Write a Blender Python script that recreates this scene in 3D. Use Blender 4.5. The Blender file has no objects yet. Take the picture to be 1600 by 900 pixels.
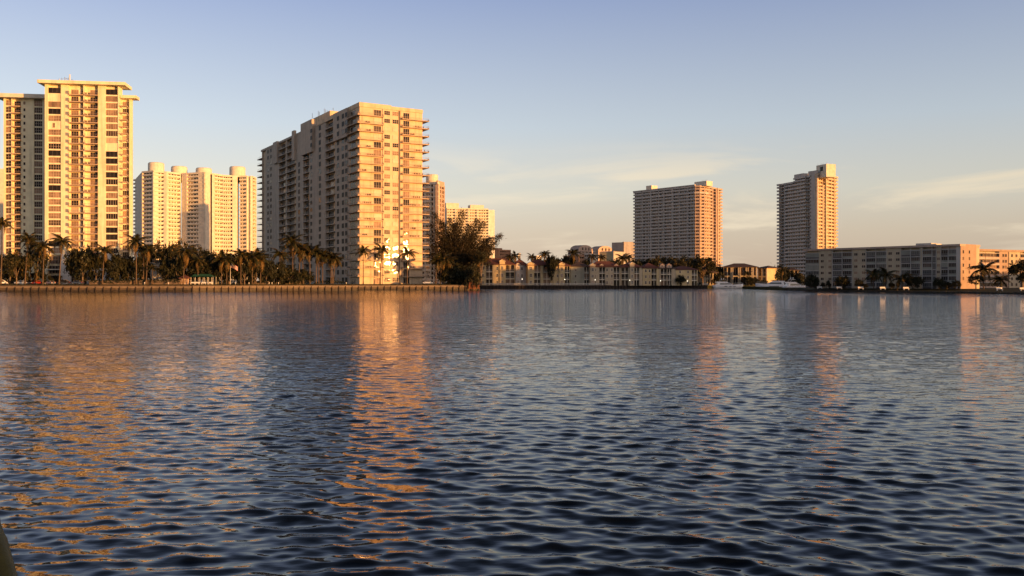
import bpy, math, random
import numpy as np
from mathutils import Vector, Matrix
R = math.radians
random.seed(7); rng = np.random.default_rng(7)
scene = bpy.context.scene
col = scene.collection

# ------------------------------------------------------------------ camera, sky, sun, exposure
KF, HY, CXP, CH = 1386.0, 441.0, 800.0, 3.6      # focal length in photo pixels, horizon row, centre column, eye height
cam_d = bpy.data.cameras.new('camera'); cam = bpy.data.objects.new('camera', cam_d); col.objects.link(cam)
cam.location = (0, 0, CH); cam.rotation_euler = (R(90), 0, 0)
cam_d.sensor_width = 36.0; cam_d.lens = 36.0 * KF / 1600.0; cam_d.shift_y = -9.0 / 1600.0
cam_d.clip_start = 0.1; cam_d.clip_end = 20000
scene.camera = cam
SUN_AZ, SUN_EL = R(125.4), R(1.6)                   # clockwise from the view direction; the sun stands behind the right shoulder
world = bpy.data.worlds.new('World'); scene.world = world; world.use_nodes = True
SKY_STRENGTH, SUN_STRENGTH, EXPOSURE = 0.15, 4.3, 0.75
def build_world():
    nt = world.node_tree; N = nt.nodes; L = nt.links
    bg = N['Background']; bg.inputs['Strength'].default_value = SKY_STRENGTH
    def math_(op, a, b=None, clamp=False):
        n = N.new('ShaderNodeMath'); n.operation = op; n.use_clamp = clamp
        for i, v in enumerate((a, b)):
            if v is None: continue
            if isinstance(v, (int, float)): n.inputs[i].default_value = v
            else: L.new(v, n.inputs[i])
        return n.outputs[0]
    def mixc(kind, f, a, b):
        n = N.new('ShaderNodeMix'); n.data_type = 'RGBA'; n.blend_type = kind
        for i, v in ((0, f), (6, a), (7, b)):
            if isinstance(v, (int, float)): n.inputs[i].default_value = v
            elif isinstance(v, tuple): n.inputs[i].default_value = v
            else: L.new(v, n.inputs[i])
        return n.outputs[2]
    sky = N.new('ShaderNodeTexSky'); sky.sky_type = 'NISHITA'; sky.sun_disc = False
    sky.sun_elevation = SUN_EL; sky.sun_rotation = SUN_AZ
    sky.altitude = 0; sky.air_density = 1.0; sky.dust_density = 1.2; sky.ozone_density = 1.3
    tc = N.new('ShaderNodeTexCoord'); d = tc.outputs['Generated']
    sep = N.new('ShaderNodeSeparateXYZ'); L.new(d, sep.inputs[0]); z = sep.outputs['Z']
    # clear dusk air: warm and dusty at the horizon, pale above it, blue overhead, the same all the way round
    rp = N.new('ShaderNodeValToRGB'); e = rp.color_ramp; e.interpolation = 'EASE'
    lin = lambda c: tuple(((v/255+.055)/1.055)**2.4 for v in c) + (1,)
    stops = [(0, (206,181,158)), (.055, (217,202,181)), (.10, (220,217,204)), (.172, (198,209,219)), (.305, (152,169,206)), (.45, (98,113,143)), (.7, (56,67,90)), (1, (38,46,62))]
    e.elements[0].position = 0; e.elements[0].color = lin(stops[0][1]); e.elements[1].position = 1; e.elements[1].color = lin(stops[-1][1])
    for p, c in stops[1:-1]: e.elements.new(p).color = lin(c)
    e.interpolation = 'LINEAR'
    L.new(math_('MAXIMUM', z, 0.0), rp.inputs[0])
    # thin high cloud drawn out into wisps
    mp = N.new('ShaderNodeMapping'); mp.inputs['Scale'].default_value = (1.8, 1.8, 12.0); mp.vector_type = 'POINT'; mp.inputs['Rotation'].default_value = CLOUD_ROT; mp.inputs['Location'].default_value = CLOUD_OFF; L.new(d, mp.inputs[0])
    n1 = N.new('ShaderNodeTexNoise'); n1.inputs['Scale'].default_value = 2.1; n1.inputs['Detail'].default_value = 8; n1.inputs['Roughness'].default_value = .55; n1.inputs['Distortion'].default_value = .5
    L.new(mp.outputs[0], n1.inputs['Vector'])
    mr = N.new('ShaderNodeMapRange'); mr.interpolation_type = 'SMOOTHSTEP'; mr.inputs[1].default_value = .49; mr.inputs[2].default_value = .66; L.new(n1.outputs['Fac'], mr.inputs[0])
    n2 = N.new('ShaderNodeTexNoise'); n2.inputs['Scale'].default_value = 1.9; n2.inputs['Detail'].default_value = 2; va = N.new('ShaderNodeVectorMath'); va.operation = 'ADD'; va.inputs[1].default_value = CLOUD_MASK; L.new(d, va.inputs[0]); L.new(va.outputs[0], n2.inputs['Vector'])
    m2 = N.new('ShaderNodeMapRange'); m2.interpolation_type = 'SMOOTHSTEP'; m2.inputs[1].default_value = .38; m2.inputs[2].default_value = .60; L.new(n2.outputs['Fac'], m2.inputs[0])
    band = N.new('ShaderNodeMapRange'); band.interpolation_type = 'SMOOTHSTEP'; band.inputs[1].default_value = .165; band.inputs[2].default_value = .105; L.new(z, band.inputs[0])
    band.inputs[3].default_value = 0; band.inputs[4].default_value = .78
    c = mixc('MIX', math_('MULTIPLY', math_('MULTIPLY', mr.outputs[0], m2.outputs[0]), band.outputs[0]), rp.outputs[0], lin((250,234,206)))
    # Rayleigh: brighter towards and away from the sun, deepest at right angles to it
    dp = N.new('ShaderNodeVectorMath'); dp.operation = 'DOT_PRODUCT'; L.new(d, dp.inputs[0]); dp.inputs[1].default_value = tuple(SKY_SUNV)
    ray = math_('ADD', math_('MULTIPLY', math_('MULTIPLY', dp.outputs['Value'], dp.outputs['Value']), RAY_K), 1 - .30*RAY_K)
    c = mixc('MULTIPLY', 1.0, c, ray)
    c = mixc('MIX', 1.0, c, mixc('ADD', 1.0, mixc('MULTIPLY', 1.0, c, (SKY_GRAD,)*3 + (1,)), mixc('MULTIPLY', 1.0, sky.outputs[0], (NISHITA_PART,)*3 + (1,))))
    # the glow of the low sun, spread along the horizon around it
    gl = math_('MULTIPLY', math_('POWER', math_('MAXIMUM', dp.outputs['Value'], 0.0), 7.0), SUN_GLOW)
    c = mixc('ADD', 1.0, c, mixc('MULTIPLY', 1.0, gl, (1.0, .62, .33, 1)))
    L.new(c, bg.inputs['Color'])
SKY_GRAD, NISHITA_PART, RAY_K = 3.82, .07, .42
SUN_GLOW = 7.0
CLOUD_OFF = (5.47, .6, 1.23); CLOUD_ROT = (R(4), R(-5), R(20)); CLOUD_MASK = (13.6, -7.2, 0)
SKY_SUNV = Vector((math.sin(SUN_AZ)*math.cos(SUN_EL), math.cos(SUN_AZ)*math.cos(SUN_EL), math.sin(SUN_EL)))
build_world()
sun_d = bpy.data.lights.new('sun', 'SUN'); sun = bpy.data.objects.new('sun', sun_d); col.objects.link(sun)
sun_d.energy = SUN_STRENGTH; sun_d.angle = R(0.5); sun_d.color = (1.0, 0.45, 0.12)
SUNV = Vector((math.sin(SUN_AZ) * math.cos(SUN_EL), math.cos(SUN_AZ) * math.cos(SUN_EL), math.sin(SUN_EL)))
sun.rotation_euler = SUNV.to_track_quat('Z', 'Y').to_euler(); sun.location = SUNV * 200
vs = scene.view_settings; vs.view_transform = 'Standard'; vs.look = 'None'; vs.exposure = EXPOSURE; vs.gamma = 1.0
scene.display_settings.display_device = 'sRGB'
scene.cycles.max_bounces = 6; scene.cycles.diffuse_bounces = 2; scene.cycles.glossy_bounces = 3
scene.cycles.transmission_bounces = 2; scene.cycles.transparent_max_bounces = 6
scene.cycles.use_denoising = True
# ------------------------------------------------------------------ helpers
def W(px, d, py=None, z=0.0):
    x = (px - CXP) / KF * d
    return Vector((x, d, CH - (py - HY) / KF * d if py is not None else z))
class MB:
    def __init__(s): s.v = []; s.f = []; s.m = []; s.mi = 0
    def pts(s, P, F, mi=None):
        b = len(s.v); s.v += [tuple(p) for p in P]
        s.f += [tuple(i + b for i in f) for f in F]; s.m += [s.mi if mi is None else mi] * len(F)
    def box(s, x0, x1, y0, y1, z0, z1, mi=None):
        s.pts([(x0,y0,z0),(x1,y0,z0),(x1,y1,z0),(x0,y1,z0),(x0,y0,z1),(x1,y0,z1),(x1,y1,z1),(x0,y1,z1)],
              [(0,3,2,1),(4,5,6,7),(0,1,5,4),(1,2,6,5),(2,3,7,6),(3,0,4,7)], mi)
    def quad(s, a, b, c, d, mi=None): s.pts([a,b,c,d], [(0,1,2,3)], mi)
    def tri(s, a, b, c, mi=None): s.pts([a,b,c], [(0,1,2)], mi)
    def prism(s, poly, z0, z1, mi=None):
        n = len(poly)
        s.pts([(x,y,z0) for x,y in poly] + [(x,y,z1) for x,y in poly],
              [tuple(range(n-1,-1,-1)), tuple(range(n,2*n))] + [(i,(i+1)%n,n+(i+1)%n,n+i) for i in range(n)], mi)
    def tube(s, P, rad, n=6, mi=None, cap=True):
        P = [Vector(p) for p in P]; b = len(s.v); F = []
        for i, p in enumerate(P):
            t = (P[min(i+1,len(P)-1)] - P[max(i-1,0)]).normalized()
            a = t.orthogonal().normalized() if abs(t.z) < .9 else (Vector((1,0,0)) - t*t.x).normalized()
            c = t.cross(a); r = rad[i] if hasattr(rad,'__len__') else rad
            for k in range(n):
                q = p + (a*math.cos(k*2*math.pi/n) + c*math.sin(k*2*math.pi/n))*r; s.v.append(tuple(q))
        for i in range(len(P)-1):
            for k in range(n):
                F.append((b+i*n+k, b+i*n+(k+1)%n, b+(i+1)*n+(k+1)%n, b+(i+1)*n+k))
        if cap:
            F.append(tuple(b+k for k in range(n-1,-1,-1))); F.append(tuple(b+(len(P)-1)*n+k for k in range(n)))
        s.f += F; s.m += [s.mi if mi is None else mi]*len(F)
    def lathe(s, prof, n=16, cx=0, cy=0, mi=None):
        b = len(s.v); F = []
        for r, z in prof:
            for k in range(n): s.v.append((cx+r*math.cos(2*math.pi*k/n), cy+r*math.sin(2*math.pi*k/n), z))
        for i in range(len(prof)-1):
            for k in range(n): F.append((b+i*n+k, b+i*n+(k+1)%n, b+(i+1)*n+(k+1)%n, b+(i+1)*n+k))
        F.append(tuple(b+(len(prof)-1)*n+k for k in range(n))); F.append(tuple(b+k for k in range(n-1,-1,-1)))
        s.f += F; s.m += [s.mi if mi is None else mi]*len(F)
    def mesh(s, name, mats, smooth=False):
        me = bpy.data.meshes.new(name); me.from_pydata(s.v, [], s.f)
        for m in (mats if isinstance(mats, (list, tuple)) else [mats]): me.materials.append(m)
        if max(s.m, default=0) > 0: me.polygons.foreach_set('material_index', s.m)
        if smooth: me.polygons.foreach_set('use_smooth', [True]*len(me.polygons))
        me.update(); return me
def boxmesh(name, w, d, h, m):                     # x 0..w, y 0..d, z 0..h, shared between alike pieces
    key = (name, round(w,3), round(d,3), round(h,3), m.name)
    if key not in CACHE:
        b = MB(); b.box(0,w,0,d,0,h); CACHE[key] = b.mesh(name, m)
    return CACHE[key]
CACHE = {}
def thing(name, label, cat, loc=(0,0,0), rz=0, group=None):
    o = bpy.data.objects.new(name, None); col.objects.link(o); o.empty_display_size = .5
    o.location = loc; o.rotation_euler = (0,0,rz); o['label'] = label; o['category'] = cat
    if group: o['group'] = group
    return o
def part(par, name, me, loc=(0,0,0), rz=0, label=None, kind=None, rot=None, scale=None):
    o = bpy.data.objects.new(name, me); col.objects.link(o); o.parent = par
    o.location = loc; o.rotation_euler = rot if rot is not None else (0,0,rz)
    if scale is not None: o.scale = scale
    if label: o['label'] = label
    if kind: o['kind'] = kind
    return o
def solo(name, me, label, cat, loc=(0,0,0), rz=0, group=None):
    o = bpy.data.objects.new(name, me); col.objects.link(o); o.location = loc; o.rotation_euler = (0,0,rz)
    o['label'] = label; o['category'] = cat
    if group: o['group'] = group
    return o
def struct(name, me, kind='structure'):
    o = bpy.data.objects.new(name, me); col.objects.link(o); o['kind'] = kind; return o
class Frame:                                       # a facade line: A is its left end as seen from the water, r its heading, y runs into the building
    def __init__(s, pxA, dA, rot_deg, pxB=None):
        a = W(pxA, dA); s.a = Vector((a.x, a.y)); s.r = R(rot_deg)
        s.u = Vector((math.cos(s.r), math.sin(s.r))); s.n = Vector((-s.u.y, s.u.x))
        s.L = s.x(pxB) if pxB is not None else 0
    def x(s, px, off=0):
        k = (px - CXP) / KF; A = s.a + s.n*off
        return (k*A.y - A.x) / (s.u.x - k*s.u.y)
    def w(s, x, y=0, z=0):
        p = s.a + s.u*x + s.n*y; return Vector((p.x, p.y, z))
    def z(s, py, x=0, y=0): return CH - (py - HY)/KF*s.w(x,y).y
    def sub(s, x, y, rot_deg):                     # another line starting at (x, y) of this one
        f = Frame.__new__(Frame); p = s.w(x, y); f.a = Vector((p.x, p.y)); f.r = s.r + R(rot_deg)
        f.u = Vector((math.cos(f.r), math.sin(f.r))); f.n = Vector((-f.u.y, f.u.x)); f.L = 0; return f
def fr2(p, q):                                     # frame between two world points
    f = Frame.__new__(Frame); f.a = Vector((p[0], p[1])); d = Vector((q[0]-p[0], q[1]-p[1])); f.L = d.length
    f.u = d.normalized(); f.n = Vector((-f.u.y, f.u.x)); f.r = math.atan2(f.u.y, f.u.x); return f
def put(th, name, me, F, x, y, z, label=None, kind=None):
    return part(th, name, me, F.w(x, y, z) - Vector(th.location), F.r, label, kind)
def pbox(th, name, F, x0, x1, y0, y1, z0, z1, m, label=None):
    return put(th, name, boxmesh(name, x1-x0, y1-y0, z1-z0, m), F, x0, y0, z0, label)

# ------------------------------------------------------------------ materials
def mat(name, c, rough=.8, spec=.3, var=.12, scale=.35, metal=0, bump=0, c2=None, streak=0, emit=None, coat=0, detail=4, warp=0):
    m = bpy.data.materials.new(name); m.use_nodes = True; nt = m.node_tree; N = nt.nodes; L = nt.links
    b = N['Principled BSDF']; b.inputs['Roughness'].default_value = rough; b.inputs['Metallic'].default_value = metal
    b.inputs['Specular IOR Level'].default_value = spec
    if coat: b.inputs['Coat Weight'].default_value = coat
    if emit: b.inputs['Emission Color'].default_value = (*emit[0],1); b.inputs['Emission Strength'].default_value = emit[1]
    g = N.new('ShaderNodeNewGeometry')
    def noise(sc, stretch=None):
        src = g.outputs['Position']
        if stretch:
            mp = N.new('ShaderNodeMapping'); mp.inputs['Scale'].default_value = stretch; L.new(src, mp.inputs[0]); src = mp.outputs[0]
        n = N.new('ShaderNodeTexNoise'); n.inputs['Scale'].default_value = sc; n.inputs['Detail'].default_value = detail
        L.new(src, n.inputs['Vector']); return n.outputs['Fac']
    mx = N.new('ShaderNodeMix'); mx.data_type = 'RGBA'
    lo = [max(0, v*(1-var)) for v in c]; hi = [v*(1+var) for v in (c2 or c)]
    mx.inputs[6].default_value = (*lo,1); mx.inputs[7].default_value = (*hi,1)
    f = noise(scale)
    rp = N.new('ShaderNodeMapRange'); rp.inputs[1].default_value = .3; rp.inputs[2].default_value = .7; L.new(f, rp.inputs[0])
    L.new(rp.outputs[0], mx.inputs[0]); out = mx.outputs[2]
    if streak:                                     # rain streaks and dirt running down the stucco
        s = noise(.55, (1,1,.06)); r2 = N.new('ShaderNodeMapRange'); r2.inputs[1].default_value = .52; r2.inputs[2].default_value = .72
        r2.inputs[3].default_value = 1; r2.inputs[4].default_value = 1-streak; L.new(s, r2.inputs[0])
        mu = N.new('ShaderNodeMix'); mu.data_type = 'RGBA'; mu.blend_type = 'MULTIPLY'; mu.inputs[0].default_value = 1
        L.new(out, mu.inputs[6]); L.new(r2.outputs[0], mu.inputs[7]); out = mu.outputs[2]
    L.new(out, b.inputs['Base Color'])
    if warp:                                       # panes never lie quite flat
        bp = N.new('ShaderNodeBump'); bp.inputs['Strength'].default_value = warp; bp.inputs['Distance'].default_value = .6
        L.new(noise(.45), bp.inputs['Height']); L.new(bp.outputs[0], b.inputs['Normal'])
    if bump:
        bp = N.new('ShaderNodeBump'); bp.inputs['Strength'].default_value = bump; bp.inputs['Distance'].default_value = .05
        L.new(noise(scale*12), bp.inputs['Height']); L.new(bp.outputs[0], b.inputs['Normal'])
    return m
M = {}
def D(k, *a, **kw): M[k] = mat(k, *a, **kw)
D('stucco_tan', (.40,.29,.215), streak=.2); D('stucco_cream', (.69,.53,.36), streak=.32); D('stucco_pale', (.76,.69,.56), streak=.14); D('stucco_grey', (.56,.51,.46), streak=.22); D('stucco_shade_side', (.50,.415,.33), streak=.25); D('stucco_butter', (.88,.79,.55), var=.09, streak=.26)
D('stucco_white', (.74,.70,.64), streak=.12); D('stucco_sand', (.50,.42,.30), streak=.2); D('stucco_yellow', (.57,.46,.27), streak=.15)
D('stucco_pink', (.52,.39,.31), streak=.15); D('stucco_green', (.30,.30,.25), streak=.2); D('stucco_brown', (.36,.22,.15), streak=.2)
D('trim_white', (.74,.71,.66), var=.06); D('slab', (.50,.38,.28), var=.1); D('rail_paint', (.34,.23,.16), rough=.5, var=.08)
D('rail_grey', (.46,.45,.44), rough=.5, var=.08)
D('glass_black', (.012,.010,.010), rough=.3, spec=.03, var=.4); D('glass_dark', (.022,.018,.017), rough=.025, spec=.12, var=.5, scale=.2, warp=.03); D('glass_mid', (.09,.065,.05), rough=.028, spec=.10, var=.5, scale=.25, warp=.04)
D('glass_curtain', (.30,.20,.135), rough=.03, spec=.10, var=.4, scale=.4, warp=.05); D('glass_blue', (.06,.065,.07), rough=.15, spec=.3, var=.3); D('mullion_grey', (.26,.25,.24), rough=.6)
D('blind_pale', (.50,.40,.30), rough=.4, var=.15, scale=.5)
D('mullion', (.58,.46,.36), rough=.5, var=.08); D('mullion_dark', (.12,.10,.09), rough=.5); D('louvre', (.25,.25,.28), var=.15)
D('roof_tile', (.13,.055,.045), var=.3, scale=1.2, rough=.85); D('roof_dark', (.085,.06,.055), var=.3, scale=1.2, rough=.85)
D('roof_gravel', (.36,.33,.30), var=.2, scale=1.5)
D('concrete', (.10,.075,.055), var=.35, scale=.9, streak=.4, bump=.3); D('concrete_pale', (.19,.145,.105), var=.18, scale=.8, streak=.2)
D('pile_wood', (.035,.026,.022), var=.4, scale=2); D('asphalt', (.05,.05,.052), var=.2, scale=1); D('fence_white', (.52,.50,.46), var=.1)
D('bark', (.20,.145,.10), var=.35, scale=2.5, rough=.9); D('palm_trunk', (.12,.082,.055), var=.3, scale=3, rough=.9)
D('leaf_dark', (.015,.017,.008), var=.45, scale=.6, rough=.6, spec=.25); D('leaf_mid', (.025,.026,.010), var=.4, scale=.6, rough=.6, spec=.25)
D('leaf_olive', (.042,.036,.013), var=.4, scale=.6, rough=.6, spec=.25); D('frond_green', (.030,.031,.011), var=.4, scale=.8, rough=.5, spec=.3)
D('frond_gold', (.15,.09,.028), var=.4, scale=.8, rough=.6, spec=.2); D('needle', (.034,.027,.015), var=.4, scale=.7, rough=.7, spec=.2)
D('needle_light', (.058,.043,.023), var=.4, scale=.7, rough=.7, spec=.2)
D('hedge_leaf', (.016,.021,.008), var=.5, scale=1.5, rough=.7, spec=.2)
D('gelcoat', (.80,.79,.78), rough=.25, spec=.5, var=.04, coat=.3); D('boat_glass', (.012,.013,.016), rough=.08, spec=.6, var=.2)
D('teak', (.26,.15,.08), var=.2); D('steel', (.55,.55,.56), rough=.3, metal=.9, var=.1); D('canvas_dark', (.06,.05,.05), var=.2)
D('black_rubber', (.02,.02,.02), rough=.85); D('canvas_green', (.02,.085,.05), var=.15); D('lamp_pole', (.09,.08,.075), rough=.5)
D('flag_red', (.50,.05,.05), var=.1); D('flag_white', (.72,.70,.68), var=.05); D('flag_blue', (.05,.07,.20), var=.1)
D('orange_mesh', (.17,.065,.035), var=.3, scale=2); D('timber', (.19,.11,.065), var=.3, scale=2)
D('paint_white', (.78,.77,.75), rough=.2, spec=.5, coat=.5, var=.03); D('paint_silver', (.42,.42,.43), rough=.3, metal=.4, coat=.5, var=.05)
D('paint_black', (.02,.02,.022), rough=.2, coat=.5, var=.05); D('paint_red', (.28,.03,.025), rough=.25, coat=.5, var=.05)
D('paint_blue', (.04,.06,.12), rough=.25, coat=.5, var=.05); D('tail_red', (.5,.03,.02), rough=.2); D('head_glass', (.7,.7,.7), rough=.1)
D('handrail_green', (.013,.020,.013), rough=.55, spec=.25, var=.18, scale=9, bump=.15)  # olive green with the shade over the rail darkened into its base colour
D('lamp_glow', (.9,.85,.7), emit=((1.0,.9,.7), 2.2))
def ground_mat():
    m = mat('grass_ground', (.034,.040,.015), rough=.9, spec=.1, var=.45, scale=.25, c2=(.055,.05,.02)); return m
M['grass'] = ground_mat()
def water_mat():
    m = bpy.data.materials.new('water'); m.use_nodes = True; nt = m.node_tree; N = nt.nodes; L = nt.links
    b = N['Principled BSDF']; b.inputs['Base Color'].default_value = (.003,.005,.008,1); b.inputs['Roughness'].default_value = .03
    b.inputs['IOR'].default_value = 1.333; b.inputs['Specular IOR Level'].default_value = .30
    g = N.new('ShaderNodeNewGeometry'); prev = None
    ln = N.new('ShaderNodeVectorMath'); ln.operation = 'LENGTH'; L.new(g.outputs['Position'], ln.inputs[0])
    def lee(dist):                                  # the water lies calmer in the lee of the near quay
        m_ = N.new('ShaderNodeMapRange'); m_.inputs[1].default_value = 15; m_.inputs[2].default_value = 62; m_.inputs[3].default_value = dist*.11; m_.inputs[4].default_value = dist
        L.new(ln.outputs['Value'], m_.inputs[0]); return m_.outputs[0]
    def lay(scale, stretch, strength, dist, rot=0, detail=3):
        nonlocal prev
        mp = N.new('ShaderNodeMapping'); mp.inputs['Scale'].default_value = stretch; mp.inputs['Rotation'].default_value = (0,0,rot)
        L.new(g.outputs['Position'], mp.inputs[0])
        n = N.new('ShaderNodeTexNoise'); n.inputs['Scale'].default_value = scale; n.inputs['Detail'].default_value = detail
        n.inputs['Roughness'].default_value = .55; L.new(mp.outputs[0], n.inputs['Vector'])
        bp = N.new('ShaderNodeBump'); bp.inputs['Strength'].default_value = strength; L.new(lee(dist), bp.inputs['Distance'])
        L.new(n.outputs['Fac'], bp.inputs['Height'])
        if prev is not None: L.new(prev, bp.inputs['Normal'])
        prev = bp.outputs[0]
    lay(.35, (.6,1.6,1), .5, WB[0], R(8)); lay(1.3, (.6,1.5,1), .5, WB[1], R(-10)); lay(6.0, (.8,1.2,1), .4, WB[2], R(14), 2)
    L.new(prev, b.inputs['Normal']); return m
WB = (.50, .28, .05)
M['water'] = water_mat()

# ------------------------------------------------------------------ land and water
SW, LB = 2.1, 2.75                                 # top of the left sea wall, level of the lawn behind it
shore_left = [(-260,344),(0,344),(150,345),(300,349),(400,364),(475,384),(560,395),(650,402),(745,411)]
shore_mid = [(748,482),(860,488),(1000,508),(1105,514)]
shore_mar = [(1106,536),(1240,540)]
def shore_d(px):
    return float(np.interp(px, [p for p,_ in shore_left], [d for _,d in shore_left]))
def inland(px, d, m=5.5):                           # keeps things on the left shore behind its sea wall
    return max(d, shore_d(px)+m) if px < 738 and d < 470 else d
def build_land():
    b = MB()
    left = [W(p,d) for p,d in shore_left]; mid = [W(p,d) for p,d in shore_mid]; mar = [W(p,d) for p,d in shore_mar]
    pts = [(-7000,344)] + [(p.x,p.y) for p in left] + [(-17,470)] + [(p.x,p.y) for p in mid + mar] + [(320,545),(420,560),(900,600),(7000,600)]
    top = [(x, y, SW if i < len(left)+2 else 1.7) for i,(x,y) in enumerate(pts)]
    bank = [(x, y+4.0, (LB if i < len(left)+2 else 1.7)) for i,(x,y,_) in enumerate(top)]
    n = len(top); far = [(x if abs(x) > 6000 else x*4, 7000, 2.7) for x,_ in pts]
    b.pts(top + bank + far, [(r*n+i, r*n+i+1, (r+1)*n+i+1, (r+1)*n+i) for r in (0,1) for i in range(n-1)])
    b.pts(top + [(x,y,-2.5) for x,y,_ in top], [(i+n, i+1+n, i+1, i) for i in range(n-1)])
    struct('ground', b.mesh('ground', M['grass']))
    b = MB()                                        # the right bank: a low lawn that rises gently towards the apartments
    edge = [(1232,386),(1300,352),(1380,318),(1440,298),(1520,278),(1600,262),(1750,236),(2000,200)]
    e = [W(p,d) for p,d in edge]; e = [(p.x,p.y) for p in e] + [(420,90),(900,-300)]
    back = [(118+4,470),(170,480),(215,490),(250,490),(300,490),(340,480),(400,470),(520,460),(760,420),(1500,300)]
    n = len(e); mid2 = [(ex+(bx-ex)*.22, ey+(by-ey)*.22) for (ex,ey),(bx,by) in zip(e,back)]
    b.pts([(x,y,.55) for x,y in e] + [(x,y,1.2) for x,y in mid2] + [(x,y,1.3) for x,y in back] + [(x,y,-2) for x,y in e] + [(x,y,-2) for x,y in back],
          [(i,i+1,n+i+1,n+i) for i in range(n-1)] + [(n+i,n+i+1,2*n+i+1,2*n+i) for i in range(n-1)] + [(3*n+i,3*n+i+1,i+1,i) for i in range(n-1)]
          + [(2*n+i,2*n+i+1,4*n+i+1,4*n+i) for i in range(n-1)] + [(3*n,0,n,2*n,4*n)])
    struct('lawn', b.mesh('lawn', M['grass']))
    return e
right_edge = build_land()
def build_water():
    ang = np.concatenate([np.linspace(-180,-40,30), np.linspace(-37,37,640), np.linspace(40,180,30)])
    th = np.radians(ang)
    rows = [.6, 2, 4, 6]; d = 8.0
    while d < 160: rows.append(d); d *= 1.0036
    while d < 600: rows.append(d); d *= 1.0065
    rows += [800, 1200, 2500, 7000]
    r = np.array(rows)
    RR, TT = np.meshgrid(r, th, indexing='ij')
    X = RR*np.sin(TT); Y = RR*np.cos(TT); Z = np.zeros_like(X); DX = np.zeros_like(X); DY = np.zeros_like(X)
    g = np.gradient(r); G = np.maximum(g, .0016*r)[:,None]*np.ones_like(X)
    n = 84; lam = np.exp(np.linspace(math.log(.22), math.log(7.0), n)) * rng.uniform(.93,1.07,n)
    w = np.exp(-((np.log(lam)-math.log(.46))/.82)**2)
    w = w/np.sqrt((w**2).sum()) * WAVE_SLOPE * math.sqrt(2)
    for i in range(n):
        spread = 16 + 20*min(1, .45/lam[i])
        a = R(78) + R(spread)*rng.normal(); k = 2*math.pi/lam[i]; amp = w[i]/k
        ph = k*(X*math.cos(a)+Y*math.sin(a)) + rng.uniform(0,6.283)
        at = np.clip((lam[i]/G - 2.2)/2.5, 0, 1) * amp
        s = np.sin(ph); c = np.cos(ph)
        Z += at*s; DX += -.95*at*math.cos(a)*c*-1; DY += -.95*at*math.sin(a)*c*-1
    # gusts: smooth patches of stronger and weaker ripple
    gust = 1 + .38*np.sin(X*.13+Y*.045+1.0)*np.sin(Y*.061-X*.03) + .2*np.sin(X*.31-Y*.11+2)
    Z *= gust; X = X + DX*gust; Y = Y + DY*gust
    out = (np.abs(ang) > 37.5)[None,:] | (r > 620)[:,None] | (r < 7.5)[:,None]
    Z[np.broadcast_to(out, Z.shape)] = 0
    nr, nc = X.shape
    co = np.stack([X,Y,Z],-1).reshape(-1,3).astype(np.float32)
    i, j = np.meshgrid(np.arange(nr-1), np.arange(nc-1), indexing='ij')
    a = (i*nc+j).ravel(); q = np.stack([a, a+1, a+nc+1, a+nc],-1)[:, ::-1].astype(np.int32)
    me = bpy.data.meshes.new('water'); nv = len(co); nf = len(q)
    me.vertices.add(nv); me.vertices.foreach_set('co', co.ravel())
    me.loops.add(nf*4); me.loops.foreach_set('vertex_index', q.ravel())
    me.polygons.add(nf); me.polygons.foreach_set('loop_start', np.arange(0,nf*4,4,dtype=np.int32)); 
    me.update(calc_edges=True); me.polygons.foreach_set('use_smooth', np.ones(nf,dtype=bool))
    me.materials.append(M['water']); me.update(); me.validate()
    # first ring is closed by a little sheet under the camera
    struct('water', me)
WAVE_SLOPE = .098
build_water()
# ------------------------------------------------------------------ facade pieces
def win_mesh(w, h, nx, ny, fm, bar=.09, depth=.14):
    key = ('win', round(w,2), round(h,2), nx, ny, fm.name)
    if key not in CACHE:
        b = MB(); b.box(0,w,-depth,0,0,bar); b.box(0,w,-depth,0,h-bar,h); b.box(0,bar,-depth,0,bar,h-bar); b.box(w-bar,w,-depth,0,bar,h-bar)
        for i in range(1,nx): x = w*i/nx; b.box(x-bar/2,x+bar/2,-depth*.8,0,bar,h-bar)
        for j in range(1,ny): z = h*j/ny; b.box(bar,w-bar,-depth*.7,0,z-bar/2,z+bar/2)
        CACHE[key] = b.mesh('window', fm)
    return CACHE[key]
def pane_mesh(w, h, gm):
    key = ('pane', round(w,2), round(h,2), gm.name)
    if key not in CACHE:
        b = MB(); b.box(.05,w-.05,-.05,-.01,.05,h-.05); CACHE[key] = b.mesh('pane', gm)
    return CACHE[key]
def glass(kind):
    r = random.random()
    if kind == 'warm':  return M['glass_curtain'] if r < .55 else M['glass_mid'] if r < .8 else M['glass_dark'] if r < .93 else M['blind_pale']
    if kind == 'black': return M['glass_black'] if r < .8 else M['glass_dark'] if r < .92 else M['glass_curtain']
    if kind == 'dark':  return M['glass_dark'] if r < .6 else M['glass_mid'] if r < .85 else M['glass_curtain']
    if kind == 'blue':  return M['glass_blue'] if r < .5 else M['glass_dark'] if r < .8 else M['glass_mid']
    return M['glass_mid'] if r < .45 else M['glass_dark'] if r < .75 else M['glass_curtain']
def window(th, F, x, y, z, w, h, nx=2, ny=1, g='mid', fm='mullion', name='window'):
    o = put(th, name, win_mesh(w, h, nx, ny, M[fm]), F, x, y, z)
    part(o, 'pane', pane_mesh(w, h, glass(g) if isinstance(g, str) else g))
    return o
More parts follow.
